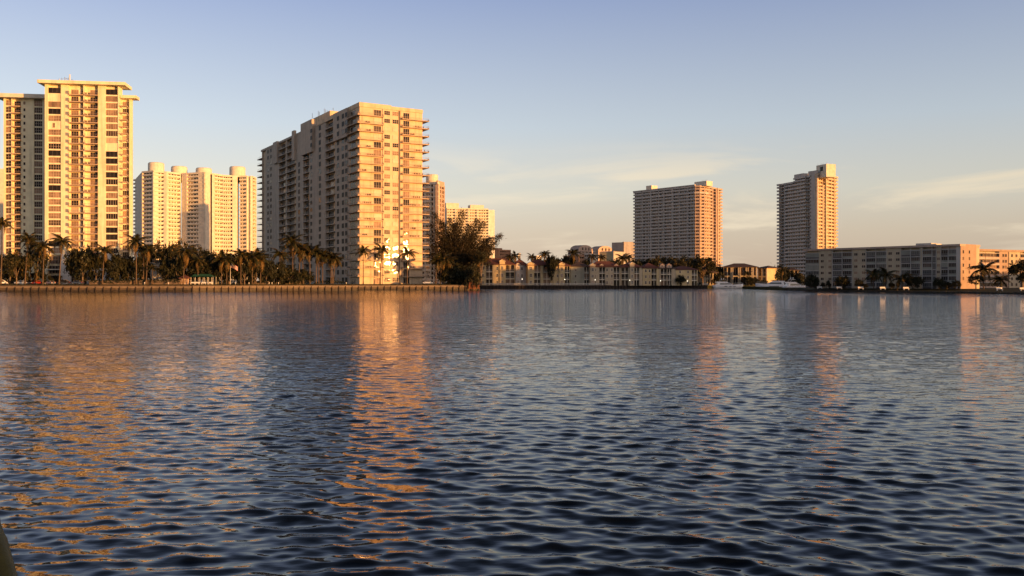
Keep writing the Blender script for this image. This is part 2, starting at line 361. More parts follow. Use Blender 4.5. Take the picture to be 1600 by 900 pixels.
def rail_mesh(w, proj, h, m, step=.55, side=True):
    key = ('rail', round(w,2), round(proj,2), round(h,2), m.name, side)
    if key not in CACHE:
        b = MB(); t = .05
        b.box(0,w,0,t,h-.07,h); b.box(0,w,.005,t-.005,.06,.11)
        n = max(2, int(w/step))
        for i in range(n+1): x = (w-.05)*i/n; b.quad((x,.025,.1),(x+.05,.025,.1),(x+.05,.025,h-.06),(x,.025,h-.06))
        if side:
            for x in (0, w-t): b.box(x,x+t,t,proj,h-.07,h); b.quad((x+t/2,t,.1),(x+t/2,proj,.1),(x+t/2,proj,h*.55),(x+t/2,t,h*.55))
        CACHE[key] = b.mesh('railing', m)
    return CACHE[key]
def balcony(th, F, x0, x1, z, proj, deep, sm='slab', rm='rail_paint', rh=1.05, side=True):
    w = x1-x0                                      # slab from -proj (open air) to deep (inside the recess)
    o = put(th, 'balcony', boxmesh('balcony', w, proj+deep, .36, M[sm]), F, x0, -proj, z-.36)
    part(o, 'railing', rail_mesh(w-.1, max(proj,.1), rh, M[rm], side=side and proj > .2), (.05,.05,.36))
    return o
# ------------------------------------------------------------------ tower 1: the tall block at the left
def tower_one():
    F = Frame(70, 385, 8, 186); L = F.L; base = LB
    th = thing('apartment_tower', 'tall cream apartment tower at the left edge with stacked glazed bays and overhanging flat roofs', 'tower', F.w(L/2, 10, base))
    P = F.x; ztop = F.z(133, L/2); zroof_l = F.z(152, 0, 16); n = 24; z0 = F.z(397.5, L/2); pitch = (ztop - 1.2 - z0)/n
    c = M['stucco_butter']; dp = 1.7
    pbox(th, 'wall', F, 0, L-7, dp, 24, base, ztop-.01, c); pbox(th, 'wall', F, L-7, L, dp, 5, base, ztop-.011, c)                        # core
    for a, b_ in ((70,75),(95,107),(130,132.2),(153,165),(184,186)):
        pbox(th, 'pier', F, P(a), P(b_), 0, dp, base+13 if a != 130 else base+14, ztop-.02, c)
    pbox(th, 'roof', F, -2.2, L+3.2, -2.6, 8, ztop, ztop+1.35, M['stucco_butter'])
    pbox(th, 'lobby_wall', F, P(95), P(110), -.3, dp, base, base+13.2, M['stucco_white'])
    pbox(th, 'lobby_wall', F, P(136), L+.3, -.3, dp, base, base+13.2, M['stucco_white'])
    pbox(th, 'lobby_wall', F, 0, P(75), -.3, dp, base, base+13.2, M['stucco_butter'])
    pbox(th, 'canopy', F, P(75), P(95), -1.5, dp, base+6.2, base+6.6, M['stucco_pale'])
    for k in range(3): window(th, F, P(75)+.1, .9, base+.5+k*4.2, P(95)-P(75)-.2, 3.4, 4, 2, 'dark')
    for k in range(2): window(th, F, P(111), .9, base+.4+k*5, P(135)-P(111), 4.0, 6, 2, 'dark')
    for i in range(n):
        z = ztop - 1.15 - (i+1)*pitch
        # glazed bays, a spandrel under each
        for (a, b_, nx, ny) in ((75,95,5,2),(165,184,5,1)):
            x0, x1 = P(a), P(b_); w = x1-x0
            pbox(th, 'spandrel', F, x0, x1, .25, dp, z-.25, z+.35, c)
            r = random.random()
            if (i, a) in ((1,75),(5,75),(8,165)):                                  # the bays closed with plain wall
                pbox(th, 'infill_wall', F, x0, x1, .3, dp, z+.35, z+pitch-.25, c)
                if i == 5: window(th, F, x0+w*.35, .28, z+.5, 1.0, 2.1, 1, 1, 'dark')
            else:
                dark = (i in (0,2,3,9,14,22)) if a == 75 else (i in (0,1,9,10,12,14,20,21))
                window(th, F, x0, .55, z+.35, w, pitch-.6, nx if not dark else 3, ny if not dark else 1, M['glass_dark'] if dark and r<.6 else 'warm', 'mullion' if not dark else 'mullion_dark')
        # balcony bays
        balcony(th, F, P(107.5), P(130), z, .55, dp); balcony(th, F, P(132.2), P(153.5), z, .75, dp)
        g = 'warm' if random.random() < .6 else 'dark'
        window(th, F, P(109.5), dp-.01, z+.05, P(121)-P(109.5), pitch-.62, 3, 1, g, name='glass_door')
        window(th, F, P(125.2), dp-.02, z+.2, P(129)-P(125.2), pitch-.8, 1, 1, M['glass_dark'] if random.random() < .8 else M['glass_mid'])
        g = 'warm' if random.random() < .45 else 'dark'
        window(th, F, P(139.5), dp-.01, z+.05, P(151.5)-P(139.5), pitch-.62, 3, 1, g, name='glass_door')
        put(th, 'louvre', boxmesh('louvre', 1.35, .1, 1.35, M['louvre']), F, P(102.3), -.09, z+.15)
    # set back right wing with its own lower roof
    yo = 3.0; xr0, xr1 = L, P(205.5) if False else F.x(205.5, yo)
    ztr = F.z(155, xr1, yo)
    pbox(th, 'wall', F, xr0+.02, xr1, yo+1.5, yo+2.2, base, ztr-.01, c)
    pbox(th, 'pier', F, xr1-1.0, xr1+.02, yo, yo+1.5, base+9, ztr-.02, c)
    pbox(th, 'roof', F, xr0+.3, xr1+2.6, yo-2.3, yo+3, ztr, ztr+1.3, c)
    for i in range(24):
        z = ztr - .5 - (i+1)*pitch
        if z < base+9: break
        balcony(th, F, xr0+.05, xr1-1.0, z, .25, 1.5, side=False)
        window(th, F, xr0+.35, yo+1.48 if False else yo+1.49, z+.05, xr1-1.5-xr0, pitch-.55, 4, 1, 'warm' if i % 4 not in (2,) else 'dark', name='glass_door')
    # left wing, set well back and shaded by the centre block
    yl = 16.0; q = lambda px, o=yl: F.x(px, o); ztl = F.z(154.5, q(40), yl)
    x0 = q(5.5); g = M['stucco_butter']
    pbox(th, 'wall', F, x0+.03, -.02, yl+1.5, yl+18, base, ztl-.01, g)
    pbox(th, 'roof', F, q(-5), 1.0, yl-3.2, yl+20, ztl, ztl+1.7, M['stucco_pale'])
    for a, b_ in ((5.5,8.5),(17.5,18.8),(32.5,53),(66,75)):
        pbox(th, 'pier', F, q(a), min(q(b_), -.03), yl, yl+1.5, base, ztl-.02, g)
    for i in range(25):
        z = ztl - .4 - (i+1)*pitch
        if z < base+10: break
        window(th, F, q(8.5), yl+.5, z+.3, q(17.5)-q(8.5), pitch-.5, 2, 2, 'mid')
        pbox(th, 'spandrel', F, q(8.5), q(17.5), yl+.2, yl+1.5, z-.25, z+.3, g)
        o = balcony(th, F, q(18.8), q(33.5), z, -yl+1.3, yl+1.5, side=False)
        window(th, F, q(20.5), yl+1.49, z+.05, q(31)-q(20.5), pitch-.6, 3, 1, 'dark', name='glass_door')
        window(th, F, q(36.8), yl-.01, z+.9, q(39.6)-q(36.8), 1.25, 1, 1, 'dark', 'mullion_dark')
        window(th, F, q(53.2), yl+.5, z+.3, q(66)-q(53.2), pitch-.5, 4, 2, 'mid', 'mullion' )
        pbox(th, 'spandrel', F, q(53), q(66), yl+.2, yl+1.5, z-.25, z+.3, g)
    # roof plant: antennas and a small parapet box
    pbox(th, 'plant_room', F, P(112), P(122), 3, 8, ztop+1.35, ztop+2.2, c)
    for px, h in ((90,1.7),(94,2.0),(98.5,2.3),(101,2.0),(106.5,3.6),(104,2.2),(110,1.6)):
        b = MB(); b.tube([(0,0,0),(0,0,h)], .13 if px != 106.5 else .25, 5); b.box(-.5,.5,-.03,.03,h*.75,h*.75+.06)
        put(th, 'antenna', b.mesh('antenna', M['trim_white'] if px == 106.5 else M['steel']), F, P(px), 2, ztop+1.35)
tower_one()
# ------------------------------------------------------------------ tower 2: the long slab whose lit end faces the water
def tower_two():
    F = Frame(562, 415, 31, 660); L = F.L; base = LB; P = F.x
    th = thing('apartment_tower', 'long apartment tower with a glowing sunlit end wall beside the tall wispy tree', 'tower', F.w(L/2, 0, base))
    n = 22; ztop = F.z(166.5, 0); zpar = F.z(159.5, 0); pitch = (ztop - base)/n; c = M['stucco_cream']
    fl = fr2(F.w(0,169), F.w(0,0)); LL = 169.0
    T = lambda px, o=0: fl.x(px, o)
    pbox(th, 'wall', F, 1.5, L, .02, 169, base, ztop, c)                          # core, its left face recessed behind the piers
    pbox(th, 'parapet', F, -.3, P(611), -.35, 60, ztop+.02, zpar, c); pbox(th, 'parapet', F, P(611)+.05, L+.15, -.3, 60, ztop+.03, zpar-.45, c)
    pbox(th, 'pier', F, -.02, 1.5, .01, 13.2, base, ztop, c)
    # pipe recess and fins of the end wall
    pbox(th, 'downpipe', F, P(623.3), P(624.9), -.45, .02, base, ztop, M['mullion_dark']); pbox(th, 'fin', F, P(597.4), P(598.2), -.4, .02, base, ztop+.5, M['mullion'])
    for i in range(n):
        z = ztop - (i+1)*pitch
        low = i == n-1
        if not low:
            balcony(th, F, -1.6, P(598.0), z, 1.7, 0.0); 
            o = balcony(th, F, P(627), L+2.9, z, 1.7, 0.0); part(o, 'balcony_return', boxmesh('balcony_return', 2.85, 9, .28, M['slab']), (L+2.9-P(627)-2.85, 1.72, 0))
            part(o, 'railing', rail_mesh(9, .1, 1.05, M['rail_paint'], side=False), (L+2.85-P(627), 1.75, .28), R(90))
        g = 'warm' if random.random() < .4 else 'dark'
        if i not in (1,10,13): window(th, F, P(584), -.0, z+.05, P(595.5)-P(584), pitch-.75, 3, 1, g, name='glass_door')
        else: pbox(th, 'storm_shutter', F, P(584), P(595.5), -.12, 0, z+.05, z+pitch-.7, M['blind_pale'])
        for a, b_ in ((600.2,609.3),(613.3,622.3)):
            k = random.random()
            if k < .14: pbox(th, 'storm_shutter', F, P(a), P(b_), -.13, 0, z+1.1, z+3.1, M['blind_pale'])
            else: window(th, F, P(a), 0, z+1.1, P(b_)-P(a), 2.0, 3, 2, 'warm' if k < .7 else 'dark')
        if i != 8: window(th, F, P(630), 0, z+.05, P(639.5)-P(630), pitch-.75, 3, 1, 'warm' if random.random() < .4 else 'dark', name='glass_door')
        else: pbox(th, 'storm_shutter', F, P(630), P(639.5), -.12, 0, z+.05, z+pitch-.7, M['stucco_pink'])
    # the long shaded side: piers, balcony bays, windows
    s = M['stucco_shade_side']; dp = 1.5  # darker copy of the end wall stucco, the side's shade put into its colour
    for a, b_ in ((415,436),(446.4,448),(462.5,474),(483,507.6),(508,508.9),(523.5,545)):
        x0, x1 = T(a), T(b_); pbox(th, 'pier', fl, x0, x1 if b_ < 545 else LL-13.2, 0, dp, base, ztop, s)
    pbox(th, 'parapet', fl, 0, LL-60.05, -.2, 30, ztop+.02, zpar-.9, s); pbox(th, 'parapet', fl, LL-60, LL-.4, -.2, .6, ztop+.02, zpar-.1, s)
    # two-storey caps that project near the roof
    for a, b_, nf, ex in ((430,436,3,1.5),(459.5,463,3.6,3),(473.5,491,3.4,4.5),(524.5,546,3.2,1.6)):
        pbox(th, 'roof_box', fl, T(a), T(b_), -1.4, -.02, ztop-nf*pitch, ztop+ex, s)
    balc = [(436,446.4),(448,462.5),(474,483),(508.9,523.5)]
    for i in range(n):
        z = ztop - (i+1)*pitch
        for a, b_ in balc:
            x0, x1 = T(a), T(b_)
            if i < n-1: balcony(th, fl, x0+.05, x1-.05, z, .7, dp, 'stucco_shade_side', 'rail_grey', side=False)
            window(th, fl, x0+.6, dp-.01, z+.05, (x1-x0)*.55, pitch-.7, 3, 1, 'black', 'mullion', name='glass_door')
        balcony(th, fl, LL-13, LL-.2+1.75, z, 1.7, 0, 'slab', 'rail_paint') if i < n-1 else None
        window(th, fl, LL-11.5, 0, z+.05, 6.5, pitch-.7, 3, 1, 'dark', name='glass_door')
        for px, wd, hh in ((419,2.4,1.9),(423.5,2.4,1.9),(467.5,2.2,2.3),(486.5,2.0,1.9),(500,2.4,2.3),(528.3,2.2,2.1),(536,2.2,2.1),(541.3,2.2,2.1)):
            yy = -1.42 if (i < 3 and 524.5 < px < 546) or (i < 3 and 473.5 < px < 491) else 0
            if i < 4 and px in (467.5,) : continue
            wd *= 1.35; window(th, fl, T(px, yy)-wd/2, yy, z+.9, wd, hh+.2, 2, 1, 'black', 'mullion_dark')
        if i < n-1: balcony(th, fl, -9.5, .5, z, 0.0, 6.0, 'stucco_shade_side', 'rail_grey', side=True)
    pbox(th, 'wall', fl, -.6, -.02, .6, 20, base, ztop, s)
    # roof plant, its lit right half in the paler stucco, and its aerials
    f2 = fl
    x0, x1 = T(481, 10), T(519, 14); zp = F.z(181, 0, 100)
    pbox(th, 'plant_room', fl, T(484,12), T(497,12)-.05, 12, 26, zpar-1.2, fl.z(185, T(490,12), 12), s)
    pbox(th, 'plant_room', fl, T(497,12), T(521,12), 10, 26, zpar-1.2, fl.z(181, T(505,12), 12), M['stucco_cream'])
    for k, px in enumerate((488,492,496,499,503,507,511,515,519)):
        b = MB(); h = 2.2 + (k*37 % 5)*.6; h *= 1.3; b.tube([(0,0,0),(0,0,h)], .17, 5); put(th, 'antenna', b.mesh('antenna', M['steel']), fl, T(px,12), 12+(k%3)*2, fl.z(184, T(px,12), 12)-.3)
tower_two()

# plants and chairs that people keep on the sunlit balconies
def plant_meshes():
    out = []
    for sd in (1,2,3):
        r = random.Random(sd); b = MB()
        for k in range(2+sd):
            x = k*.9*r.uniform(.8,1.2); b.lathe([(.22,0),(.3,.45)], 8, x, 0, 0)
            for j in range(26):
                a = r.uniform(0,6.28); e = r.uniform(.2,1.3); l = r.uniform(.35,.75); c = Vector((x,0,.5)); t = c+Vector((math.cos(a)*math.cos(e),math.sin(a)*math.cos(e),math.sin(e)))*l; s = Vector((-math.sin(a),math.cos(a),0))*.1
                b.tri(tuple(c-s), tuple(c+s), tuple(t), 1)
        out.append(b.mesh('potted_plant', [M['roof_tile'], M['leaf_mid']]))
    b = MB()
    for x in (0,1.3):
        b.box(x,x+.6,-.3,.3,.4,.46); b.box(x,x+.6,.24,.3,.46,.95)
        for q in (0,.54):
            for y in (-.3,.24): b.box(x+q,x+q+.06,y,y+.06,0,.4)
    return out, b.mesh('balcony_chair', M['canvas_dark'])
def balcony_things():
    pl, ch = plant_meshes(); rr = random.Random(21); ORD = ('top','second','third','fourth','fifth','sixth','seventh','eighth','ninth','tenth','eleventh','twelfth','thirteenth','fourteenth','fifteenth','sixteenth','seventeenth','eighteenth','nineteenth','twentieth')
    F = Frame(562, 415, 31, 660); n = 22; ztop = F.z(166.5, 0); pitch = (ztop-LB)/n; P = F.x
    for i in range(1, 20):
        for side, xs in (('left', (1, P(582))), ('right', (P(640), P(657)))):
            if rr.random() < .55:
                k = rr.random(); z = ztop-(i+1)*pitch; p = F.w(rr.uniform(xs[0], xs[1]-2.5), -1.0, z+.02)
                if k < .68: solo('potted_plant', pl[rr.randrange(3)], 'potted plants on the %s balcony from the top, %s stack of the sunlit end wall' % (ORD[i], side), 'plant', p, F.r, 'balcony plants on the sunlit end wall')
                else: solo('balcony_chair', ch, 'dark chairs on the %s balcony from the top, %s stack of the sunlit end wall' % (ORD[i], side), 'chair', p, F.r, 'balcony chairs on the sunlit end wall')
    F = Frame(70, 385, 8, 186); P = F.x; ztop = F.z(133, F.L/2); z0 = F.z(397.5, F.L/2); pitch = (ztop-1.2-z0)/24
    for i in range(20):
        if rr.random() < .5:
            z = ztop-1.15-(i+1)*pitch; p = F.w(P(133.2)+.3, -.1, z+.02)
            solo('potted_plant', pl[0], 'potted plants on the %s balcony from the top of the leftmost tower' % ORD[i], 'plant', p, F.r, 'balcony plants on the leftmost tower')
balcony_things()
# ------------------------------------------------------------------ distant towers: parapet bands, piers and recessed glazing per floor
def far_bay(th, F, x0, x1, ztop, base, n, wall, cols, piers, rec=1.4, band=.42, proj=.0, gm='glass_dark', top_rows=0, wfrac=.6, bandmat=None, core=12, arches=False):
    """one flat stretch of a far facade between x0 and x1: a core, floor bands (one part each), piers, merged little windows"""
    pitch = (ztop-base)/n; w = x1-x0
    pbox(th, 'wall', F, x0, x1, rec, rec+core, base, ztop-.02, wall)
    for i in range(n):
        z = ztop-(i+1)*pitch
        pbox(th, 'balcony', F, x0, x1, -proj, rec+.05 if False else rec, z-.25, z-.25+pitch*band, bandmat or wall)
    pbox(th, 'cornice', F, x0, x1, -proj-.1, rec, ztop-pitch*.3, ztop+.6, wall)
    for a, b_ in piers: pbox(th, 'pier', F, x0+a*w, x0+b_*w, -proj-.22, rec, base, ztop-.03, wall)
    b = MB()
    for i in range(n):
        z = ztop-(i+1)*pitch
        for k in range(cols):
            cw = w/cols; xa = x0+k*cw+cw*(1-wfrac)/2; ww = cw*wfrac*random.uniform(.85,1.1)
            b.box(xa, xa+ww, rec-.06, rec-.01, z-.1, z+pitch*.74, random.choice((0,0,0,1,1,2)))
    put(th, 'window_glazing', b.mesh('window_glazing', [M['glass_dark'], M['glass_mid'], M['glass_curtain']]), F, 0, 0, 0, kind='stuff')
def tower_three():                                  # curved white tower with four drums on the roof
    d0 = 790; f0 = fr2(W(222, d0), W(400, d0+40)); base = 2.2; c = M['stucco_pale']
    th = thing('apartment_tower', 'pale curved apartment tower with four round drums on its roof', 'tower', f0.w(f0.L/2, 0, base))
    seg = [(211,d0+62,222,d0+2,'side',4),(222,d0+2,240,d0-5,'b',4),(240,d0-5,256,d0+1,'b',4),(256,d0+1,260.5,d0+1,'p',0),(260.5,d0+2,282,d0+15,'b',5),(282,d0+15,284.5,d0+16,'s',0),(284.5,d0+15,291,d0+13,'p',0),
           (291,d0+13,320,d0+6,'b',6),(320,d0+6,328,d0+13,'p',0),(328,d0+13,331,d0+15,'s',0),(331,d0+15,334,d0+16,'p',0),(334,d0+16,349,d0+28,'b',4),(349,d0+28,363,d0+31,'b',4),(363,d0+31,371,d0+33,'p',0),(371,d0+33,374,d0+34,'s',0),
           (374,d0+34,385,d0+33,'b',3),(385,d0+33,387.5,d0+34,'p',0),(387.5,d0+34,391,d0+35,'s',0),(391,d0+35,394,d0+36,'p',0),(394,d0+36,400,d0+48,'b',2)]
    n = 28
    for pa, da, pb, db, kind, cols in seg:
        f = fr2(W(pa,da), W(pb,db)); zt = CH+(HY-269)/KF*793
        if kind == 'b': far_bay(th, f, 0, f.L, zt, base, n, c, cols, [(0,.05),(.95,1)] if f.L > 9 else [], 1.6, .45, .3, core=3)
        elif kind == 'side':
            pbox(th, 'wall', f, 0, f.L, .02, 12, base, zt, c)
            for i in range(n): pbox(th, 'balcony', f, -3.0, 3, -1.4, .02, base+i*(zt-base)/n+2.6, base+i*(zt-base)/n+3.9, c)
        elif kind == 'p': pbox(th, 'pier', f, 0, f.L, -.5, 1.5 if abs(db-da) > 10 else 7, base, zt+.5, c)
        else: pbox(th, 'dark_slot', f, 0, f.L, 2.2, 5, base, zt-6, M['glass_dark'])
    for px, pyt, dd in ((244,251.5,800),(280,257.5,818),(318.5,260,815),(371,258,835)):
        zt = CH+(HY-269)/KF*793; top = CH+(HY-pyt)/KF*dd; p = W(px, dd+12)
        r = 12.2/KF*dd; b = MB(); b.lathe([(r*.97,0),(r,.4),(r,top-zt-1.2),(r*.97,top-zt-.6),(r*.9,top-zt)], 40)
        part(th, 'roof_drum', b.mesh('roof_drum', c, True), Vector((p.x,p.y,zt-.2))-Vector(th.location))
    zt = CH+(HY-269)/KF*793                        # roof deck and the row of arched openings under the cornice
    poly = [(W(a,b_).x, W(a,b_).y) for a,b_ in ((211,d0+62),(222,d0+2),(240,d0-5),(256,d0+1),(284,d0+16),(291,d0+13),(320,d0+6),(331,d0+15),(349,d0+28),(372,d0+33),(394,d0+36),(400,d0+48),(398,d0+90),(215,d0+80))]
    b = MB(); b.prism([(x-th.location.x, y-th.location.y) for x,y in poly], zt-.6-base, zt+.35-base); part(th, 'roof', b.mesh('roof', c))
tower_three()
def tower_left_edge():                              # sliver of another pale tower beyond the left edge
    f = fr2(W(-70,800), W(6.2,806)); base = 2.2; zt = CH+(HY-264)/KF*803
    th = thing('apartment_tower', 'sliver of a pale far tower behind the left edge of the tallest block', 'tower', f.w(f.L/2,0,base))
    far_bay(th, f, 0, f.L-3.5, zt, base, 28, M['stucco_pale'], 12, [(0,.02),(.3,.33),(.62,.65)], 1.5, .45, .3); pbox(th, 'pier', f, f.L-3.5, f.L, -.3, 12, base, zt+.6, M['stucco_pale'])
tower_left_edge()
def tower_five():                                   # wide grey tower at the centre right with a rounded, sunlit corner
    base = 2.0; A = W(990,915); B = W(1086,852)
    f = fr2(A, B); th = thing('apartment_tower', 'wide grey banded tower with a rounded sunlit right corner above the townhouses', 'tower', f.w(f.L/2, 0, base))
    zt = CH+(HY-295.5)/KF*880; c = M['stucco_grey']; n = 29
    cuts = [990,1003,1016.5,1029,1037,1050.5,1061,1074,1086]
    for k,(a,b_) in enumerate(zip(cuts, cuts[1:])):
        x0, x1 = f.x(a), f.x(b_)
        if k == 0: x0 = 0
        if k == len(cuts)-2: x1 = f.L
        far_bay(th, f, x0+.02, x1-.02, zt, base, n, c, (4,3,5,2,4,3,4,3)[k], [(0,.06 if k not in (2,5) else .12)] if k else [], (1.6,1.5,1.9,1.5,1.7,1.8,1.5,1.6)[k], .46, (.5,.1,.6,.1,.3,.6,.1,.1)[k], wfrac=.66, core=18)
        for zz in (2.05, 4.1): pass
    pbox(th, 'cornice', f, -.4, f.L+.3, -.9, -.62, zt-7.2, zt-5.9, c); pbox(th, 'parapet', f, -.3, f.L, -.95, 1.2, zt+.62, zt+1.5, c)
    pts = [(1086,852),(1093,851),(1100,853),(1106,858)]
    for k,((a,da),(b_,db)) in enumerate(zip(pts, pts[1:])):
        g = fr2(W(a,da), W(b_,db)); far_bay(th, g, 0, g.L, zt, base, n, M['stucco_pink'], 2, [(0,.08)], 1.5, .48, .15, core=8); pbox(th, 'cornice', g, 0, g.L, -.6, -.3, zt-7.2, zt-5.9, c)
    g = fr2(W(1106,858), W(1128,884)); far_bay(th, g, 0, g.L*.36, zt, base, n, M['stucco_pink'], 2, [(.85,1)], 1.4, .5, .1, core=8); far_bay(th, g, g.L*.36, g.L*.62, zt, base, n, M['stucco_pink'], 1, [(.75,1)], 2.4, .12, 0, core=8)
    far_bay(th, g, g.L*.62, g.L, zt, base, n, M['stucco_pink'], 2, [(0,.2)], 1.4, .45, .8, core=8)
    for px0,px1,pyt,off in ((1009.5,1018,290.5,8),(1085,1104,284.5,6)):
        x0, x1 = f.x(px0, off), f.x(px1, off); pbox(th, 'plant_room', f, x0, x1, off, off+9, zt, f.z(pyt, x0, off), M['stucco_pale'])
    for k in range(4):
        b = MB(); b.tube([(0,0,0),(0,0,2.4)], .12, 5); p = f.w(f.x(1098+k*1.8, 8), 8, f.z(285, f.x(1095,8), 8)); part(th, 'antenna', b.mesh('antenna', M['steel']), p-Vector(th.location), rot=(0,(k-1.5)*.2,0))
tower_five()
def tower_six():                                    # slim stepped tower to the right of it
    base = 2.0; f = fr2(W(1215,752), W(1277,703)); c = M['stucco_grey']; n = 30
    th = thing('apartment_tower', 'slim stepped tower with a blank grey corner wall and a sunlit right face', 'tower', f.w(f.L/2, 0, base))
    zt = CH+(HY-278)/KF*725; zl = CH+(HY-288.5)/KF*750; pitch = (zt-base)/n
    nl = int((zl-base)/pitch); zl = base+nl*pitch
    X = f.x
    far_bay(th, f, 0, X(1219.5), zl, base, nl, c, 2, [], 1.4, .5, .9, core=12); far_bay(th, f, X(1219.5), X(1226), zl, base, nl, c, 2, [], 3.0, .2, 0, core=10)
    far_bay(th, f, X(1226), X(1240), zl, base, nl, c, 4, [(0,.05)], 1.5, .5, .4, core=12); far_bay(th, f, X(1240), X(1253), zt, base, n, c, 3, [], 1.4, .5, .3, core=12)
    far_bay(th, f, X(1253), X(1260), zt, base, n, c, 2, [], 1.5, .5, 1.0, core=12); far_bay(th, f, X(1260), X(1266), zt, base, n, c, 1, [], 2.6, .15, 0, core=10)
    zc = CH+(HY-266.5)/KF*706
    pbox(th, 'corner_wall', f, X(1266), f.L, -.3, 1, base, zc, M['stucco_grey'])
    b = MB()
    for i in range(n): b.box(-.5,.5,-.06,0,i*pitch,i*pitch+1.1)
    put(th, 'window_glazing', b.mesh('window_glazing', M['glass_dark']), f, X(1267.2), -.31, base+2, kind='stuff')
    pbox(th, 'roof_step', f, X(1240), X(1254), .5, 10, zt-.02, f.z(272, X(1246), 0), c); pbox(th, 'roof_step', f, X(1262), X(1266), .5, 10, zt, f.z(267.5, X(1264), 0), c)
    g = fr2(W(1277,703), W(1309,729)); z2 = CH+(HY-273.5)/KF*712; p = M['stucco_cream']
    for a, b_, cols, rec, band, proj in ((0,.24,2,1.4,.45,.1),(.24,.38,1,2.6,.1,0),(.38,.66,3,1.5,.5,.5),(.66,.8,1,1.4,.5,.1),(.8,1.0,2,1.4,.5,.3)):
        far_bay(th, g, g.L*a, g.L*b_, z2, base, 31, p, cols, [(0,.1)], rec, band, proj, core=.5 if a == 0 else 3 if a < .3 else 8)
    pbox(th, 'fin', g, g.L*.28, g.L*.32, -.2, 3, base, z2-8, p)
    pbox(th, 'plant_room', f, X(1275.5,3), X(1291,3), 3.0, 12, zc-6, f.z(258, X(1280,3), 3), M['stucco_pale'])
    put(th, 'window', boxmesh('window', 3.4, .06, 3.4, M['glass_dark']), f, X(1281.5,2.9), 2.92, f.z(267, X(1280), 3))
    for px in (1278,1283,1286,1292):
        b_ = MB(); b_.tube([(0,0,0),(0,0,1.4)], .12, 5); put(th, 'antenna', b_.mesh('antenna', M['steel']), f, X(px,4), 4, f.z(258, X(1280,3), 3))
tower_six()
def tower_eight():                                  # just right of the lit end wall
    base = 2.0; f = fr2(W(652,640), W(684,628)); c = M['stucco_pale']
    th = thing('apartment_tower', 'rounded pale tower rising behind the balconies of the long sunlit block', 'tower', f.w(f.L/2,0,base))
    zt = CH+(HY-286)/KF*632; n = 22
    far_bay(th, f, 0, f.x(672), zt, base, n, c, 4, [(.6,.66)], 1.4, .42, .3); far_bay(th, f, f.x(672), f.L, zt, base, n, c, 3, [(0,.06),(.45,.6)], 1.4, .2, .1, core=.5)
    g = fr2(W(684,628), W(694.5,640)); far_bay(th, g, 0, g.L, zt-1.5, base, n, M['stucco_pink'], 2, [(0,.12),(.45,.55),(.9,1)], 1.0, .3, .1, core=.8)
    p = W(675, 642); b = MB(); h = CH+(HY-273)/KF*642-zt; r = 9.5/KF*642; b.lathe([(r,0),(r,h-.6),(r*.96,h)], 32)
    part(th, 'roof_drum', b.mesh('roof_drum', c, True), Vector((p.x,p.y,zt-.1))-Vector(th.location)); pbox(th, 'parapet', g, 0, g.L, 0, 1, zt-1.4, zt+1.4, M['stucco_pink'])
tower_eight()
def tower_seven():                                  # behind the wispy tree
    base = 2.0; f = fr2(W(698,858), W(763,870)); c = M['stucco_pale']
    th = thing('apartment_tower', 'bright pale block with two roof houses behind the wispy tree', 'tower', f.w(f.L/2,0,base))
    zt = CH+(HY-326)/KF*863; n = 26
    for a,b_,cols in ((0,.2,3),(.2,.5,5),(.5,.72,4),(.72,1,5)): far_bay(th, f, f.L*a, f.L*b_, zt, base, n, c, cols, [(0,.07)], 1.5, .42, .2)
    g = fr2(W(763,870), W(773,873)); pbox(th, 'wall', g, .03, g.L, 0, 20, base, zt-.6, M['stucco_white'])
    for a,b_,py in ((697,717,317),(735,756,320)): pbox(th, 'plant_room', f, f.x(a,6), f.x(b_,6), 6, 16, zt, f.z(py, f.x(a,6), 6), c)
tower_seven()
# ------------------------------------------------------------------ the small skyline between the towers
def little(label, px0, px1, d0, d1, pyt, n, wallm, cols, extra=None, name='apartment_tower', cat='tower'):
    f = fr2(W(px0,d0), W(px1,d1)); base = 2.0; zt = CH+(HY-pyt)/KF*(d0+d1)/2
    th = thing(name, label, cat, f.w(f.L/2,0,base)); far_bay(th, f, 0, f.L, zt, base, n, M[wallm], cols, [(0,.06),(.94,1)], 1.2, .4, .1, core=16)
    return th, f, zt
th, f, zt = little('brown brick block peeping over the red townhouse roofs', 779, 798, 905, 915, 391, 11, 'stucco_brown', 6, name='apartment_block', cat='building')
pbox(th, 'plant_room', f, f.L*.1, f.L*.45, 3, 12, zt, zt+2.2, M['stucco_brown'])
little('tiny bright white tower slab far beyond the townhouse roofs', 809, 813.5, 1700, 1700, 396, 14, 'stucco_white', 2)
little('low pale building far behind the palms over the townhouses', 838, 846, 1500, 1505, 400, 10, 'stucco_white', 3, name='far_building', cat='building')
def arch_tower(label, px0, px1, d, py_sh, py_top):
    th, f, zt = little(label, px0, px1, d, d+24, py_sh, 12, 'stucco_pink', 4)
    b = MB(); w = f.L; h = (py_sh-py_top)/KF*d; k = 14
    prof = [(0,0)] + [(w/2-w/2*math.cos(math.pi*i/k), h*math.sin(math.pi*i/k)) for i in range(1,k)] + [(w,0)]
    P0 = [(x,0,z) for x,z in prof]; P1 = [(x,14,z) for x,z in prof]; m = len(prof)
    b.pts(P0+P1, [tuple(range(m)), tuple(range(2*m-1,m-1,-1))] + [(i+1,i,m+i,m+i+1) for i in range(m-1)] + [(0,m-1,2*m-1,m)])
    put(th, 'arched_roof', b.mesh('arched_roof', M['stucco_pink']), f, 0, -.1, zt+.62)
    for s in (.28,.5,.72): put(th, 'window', boxmesh('window', w*.1, .1, h*.5, M['glass_mid']), f, w*s-w*.05, -.22, zt+.9)
arch_tower('left one of the two pink towers with arched tops on the skyline', 904, 926, 1150, 392, 383.5)
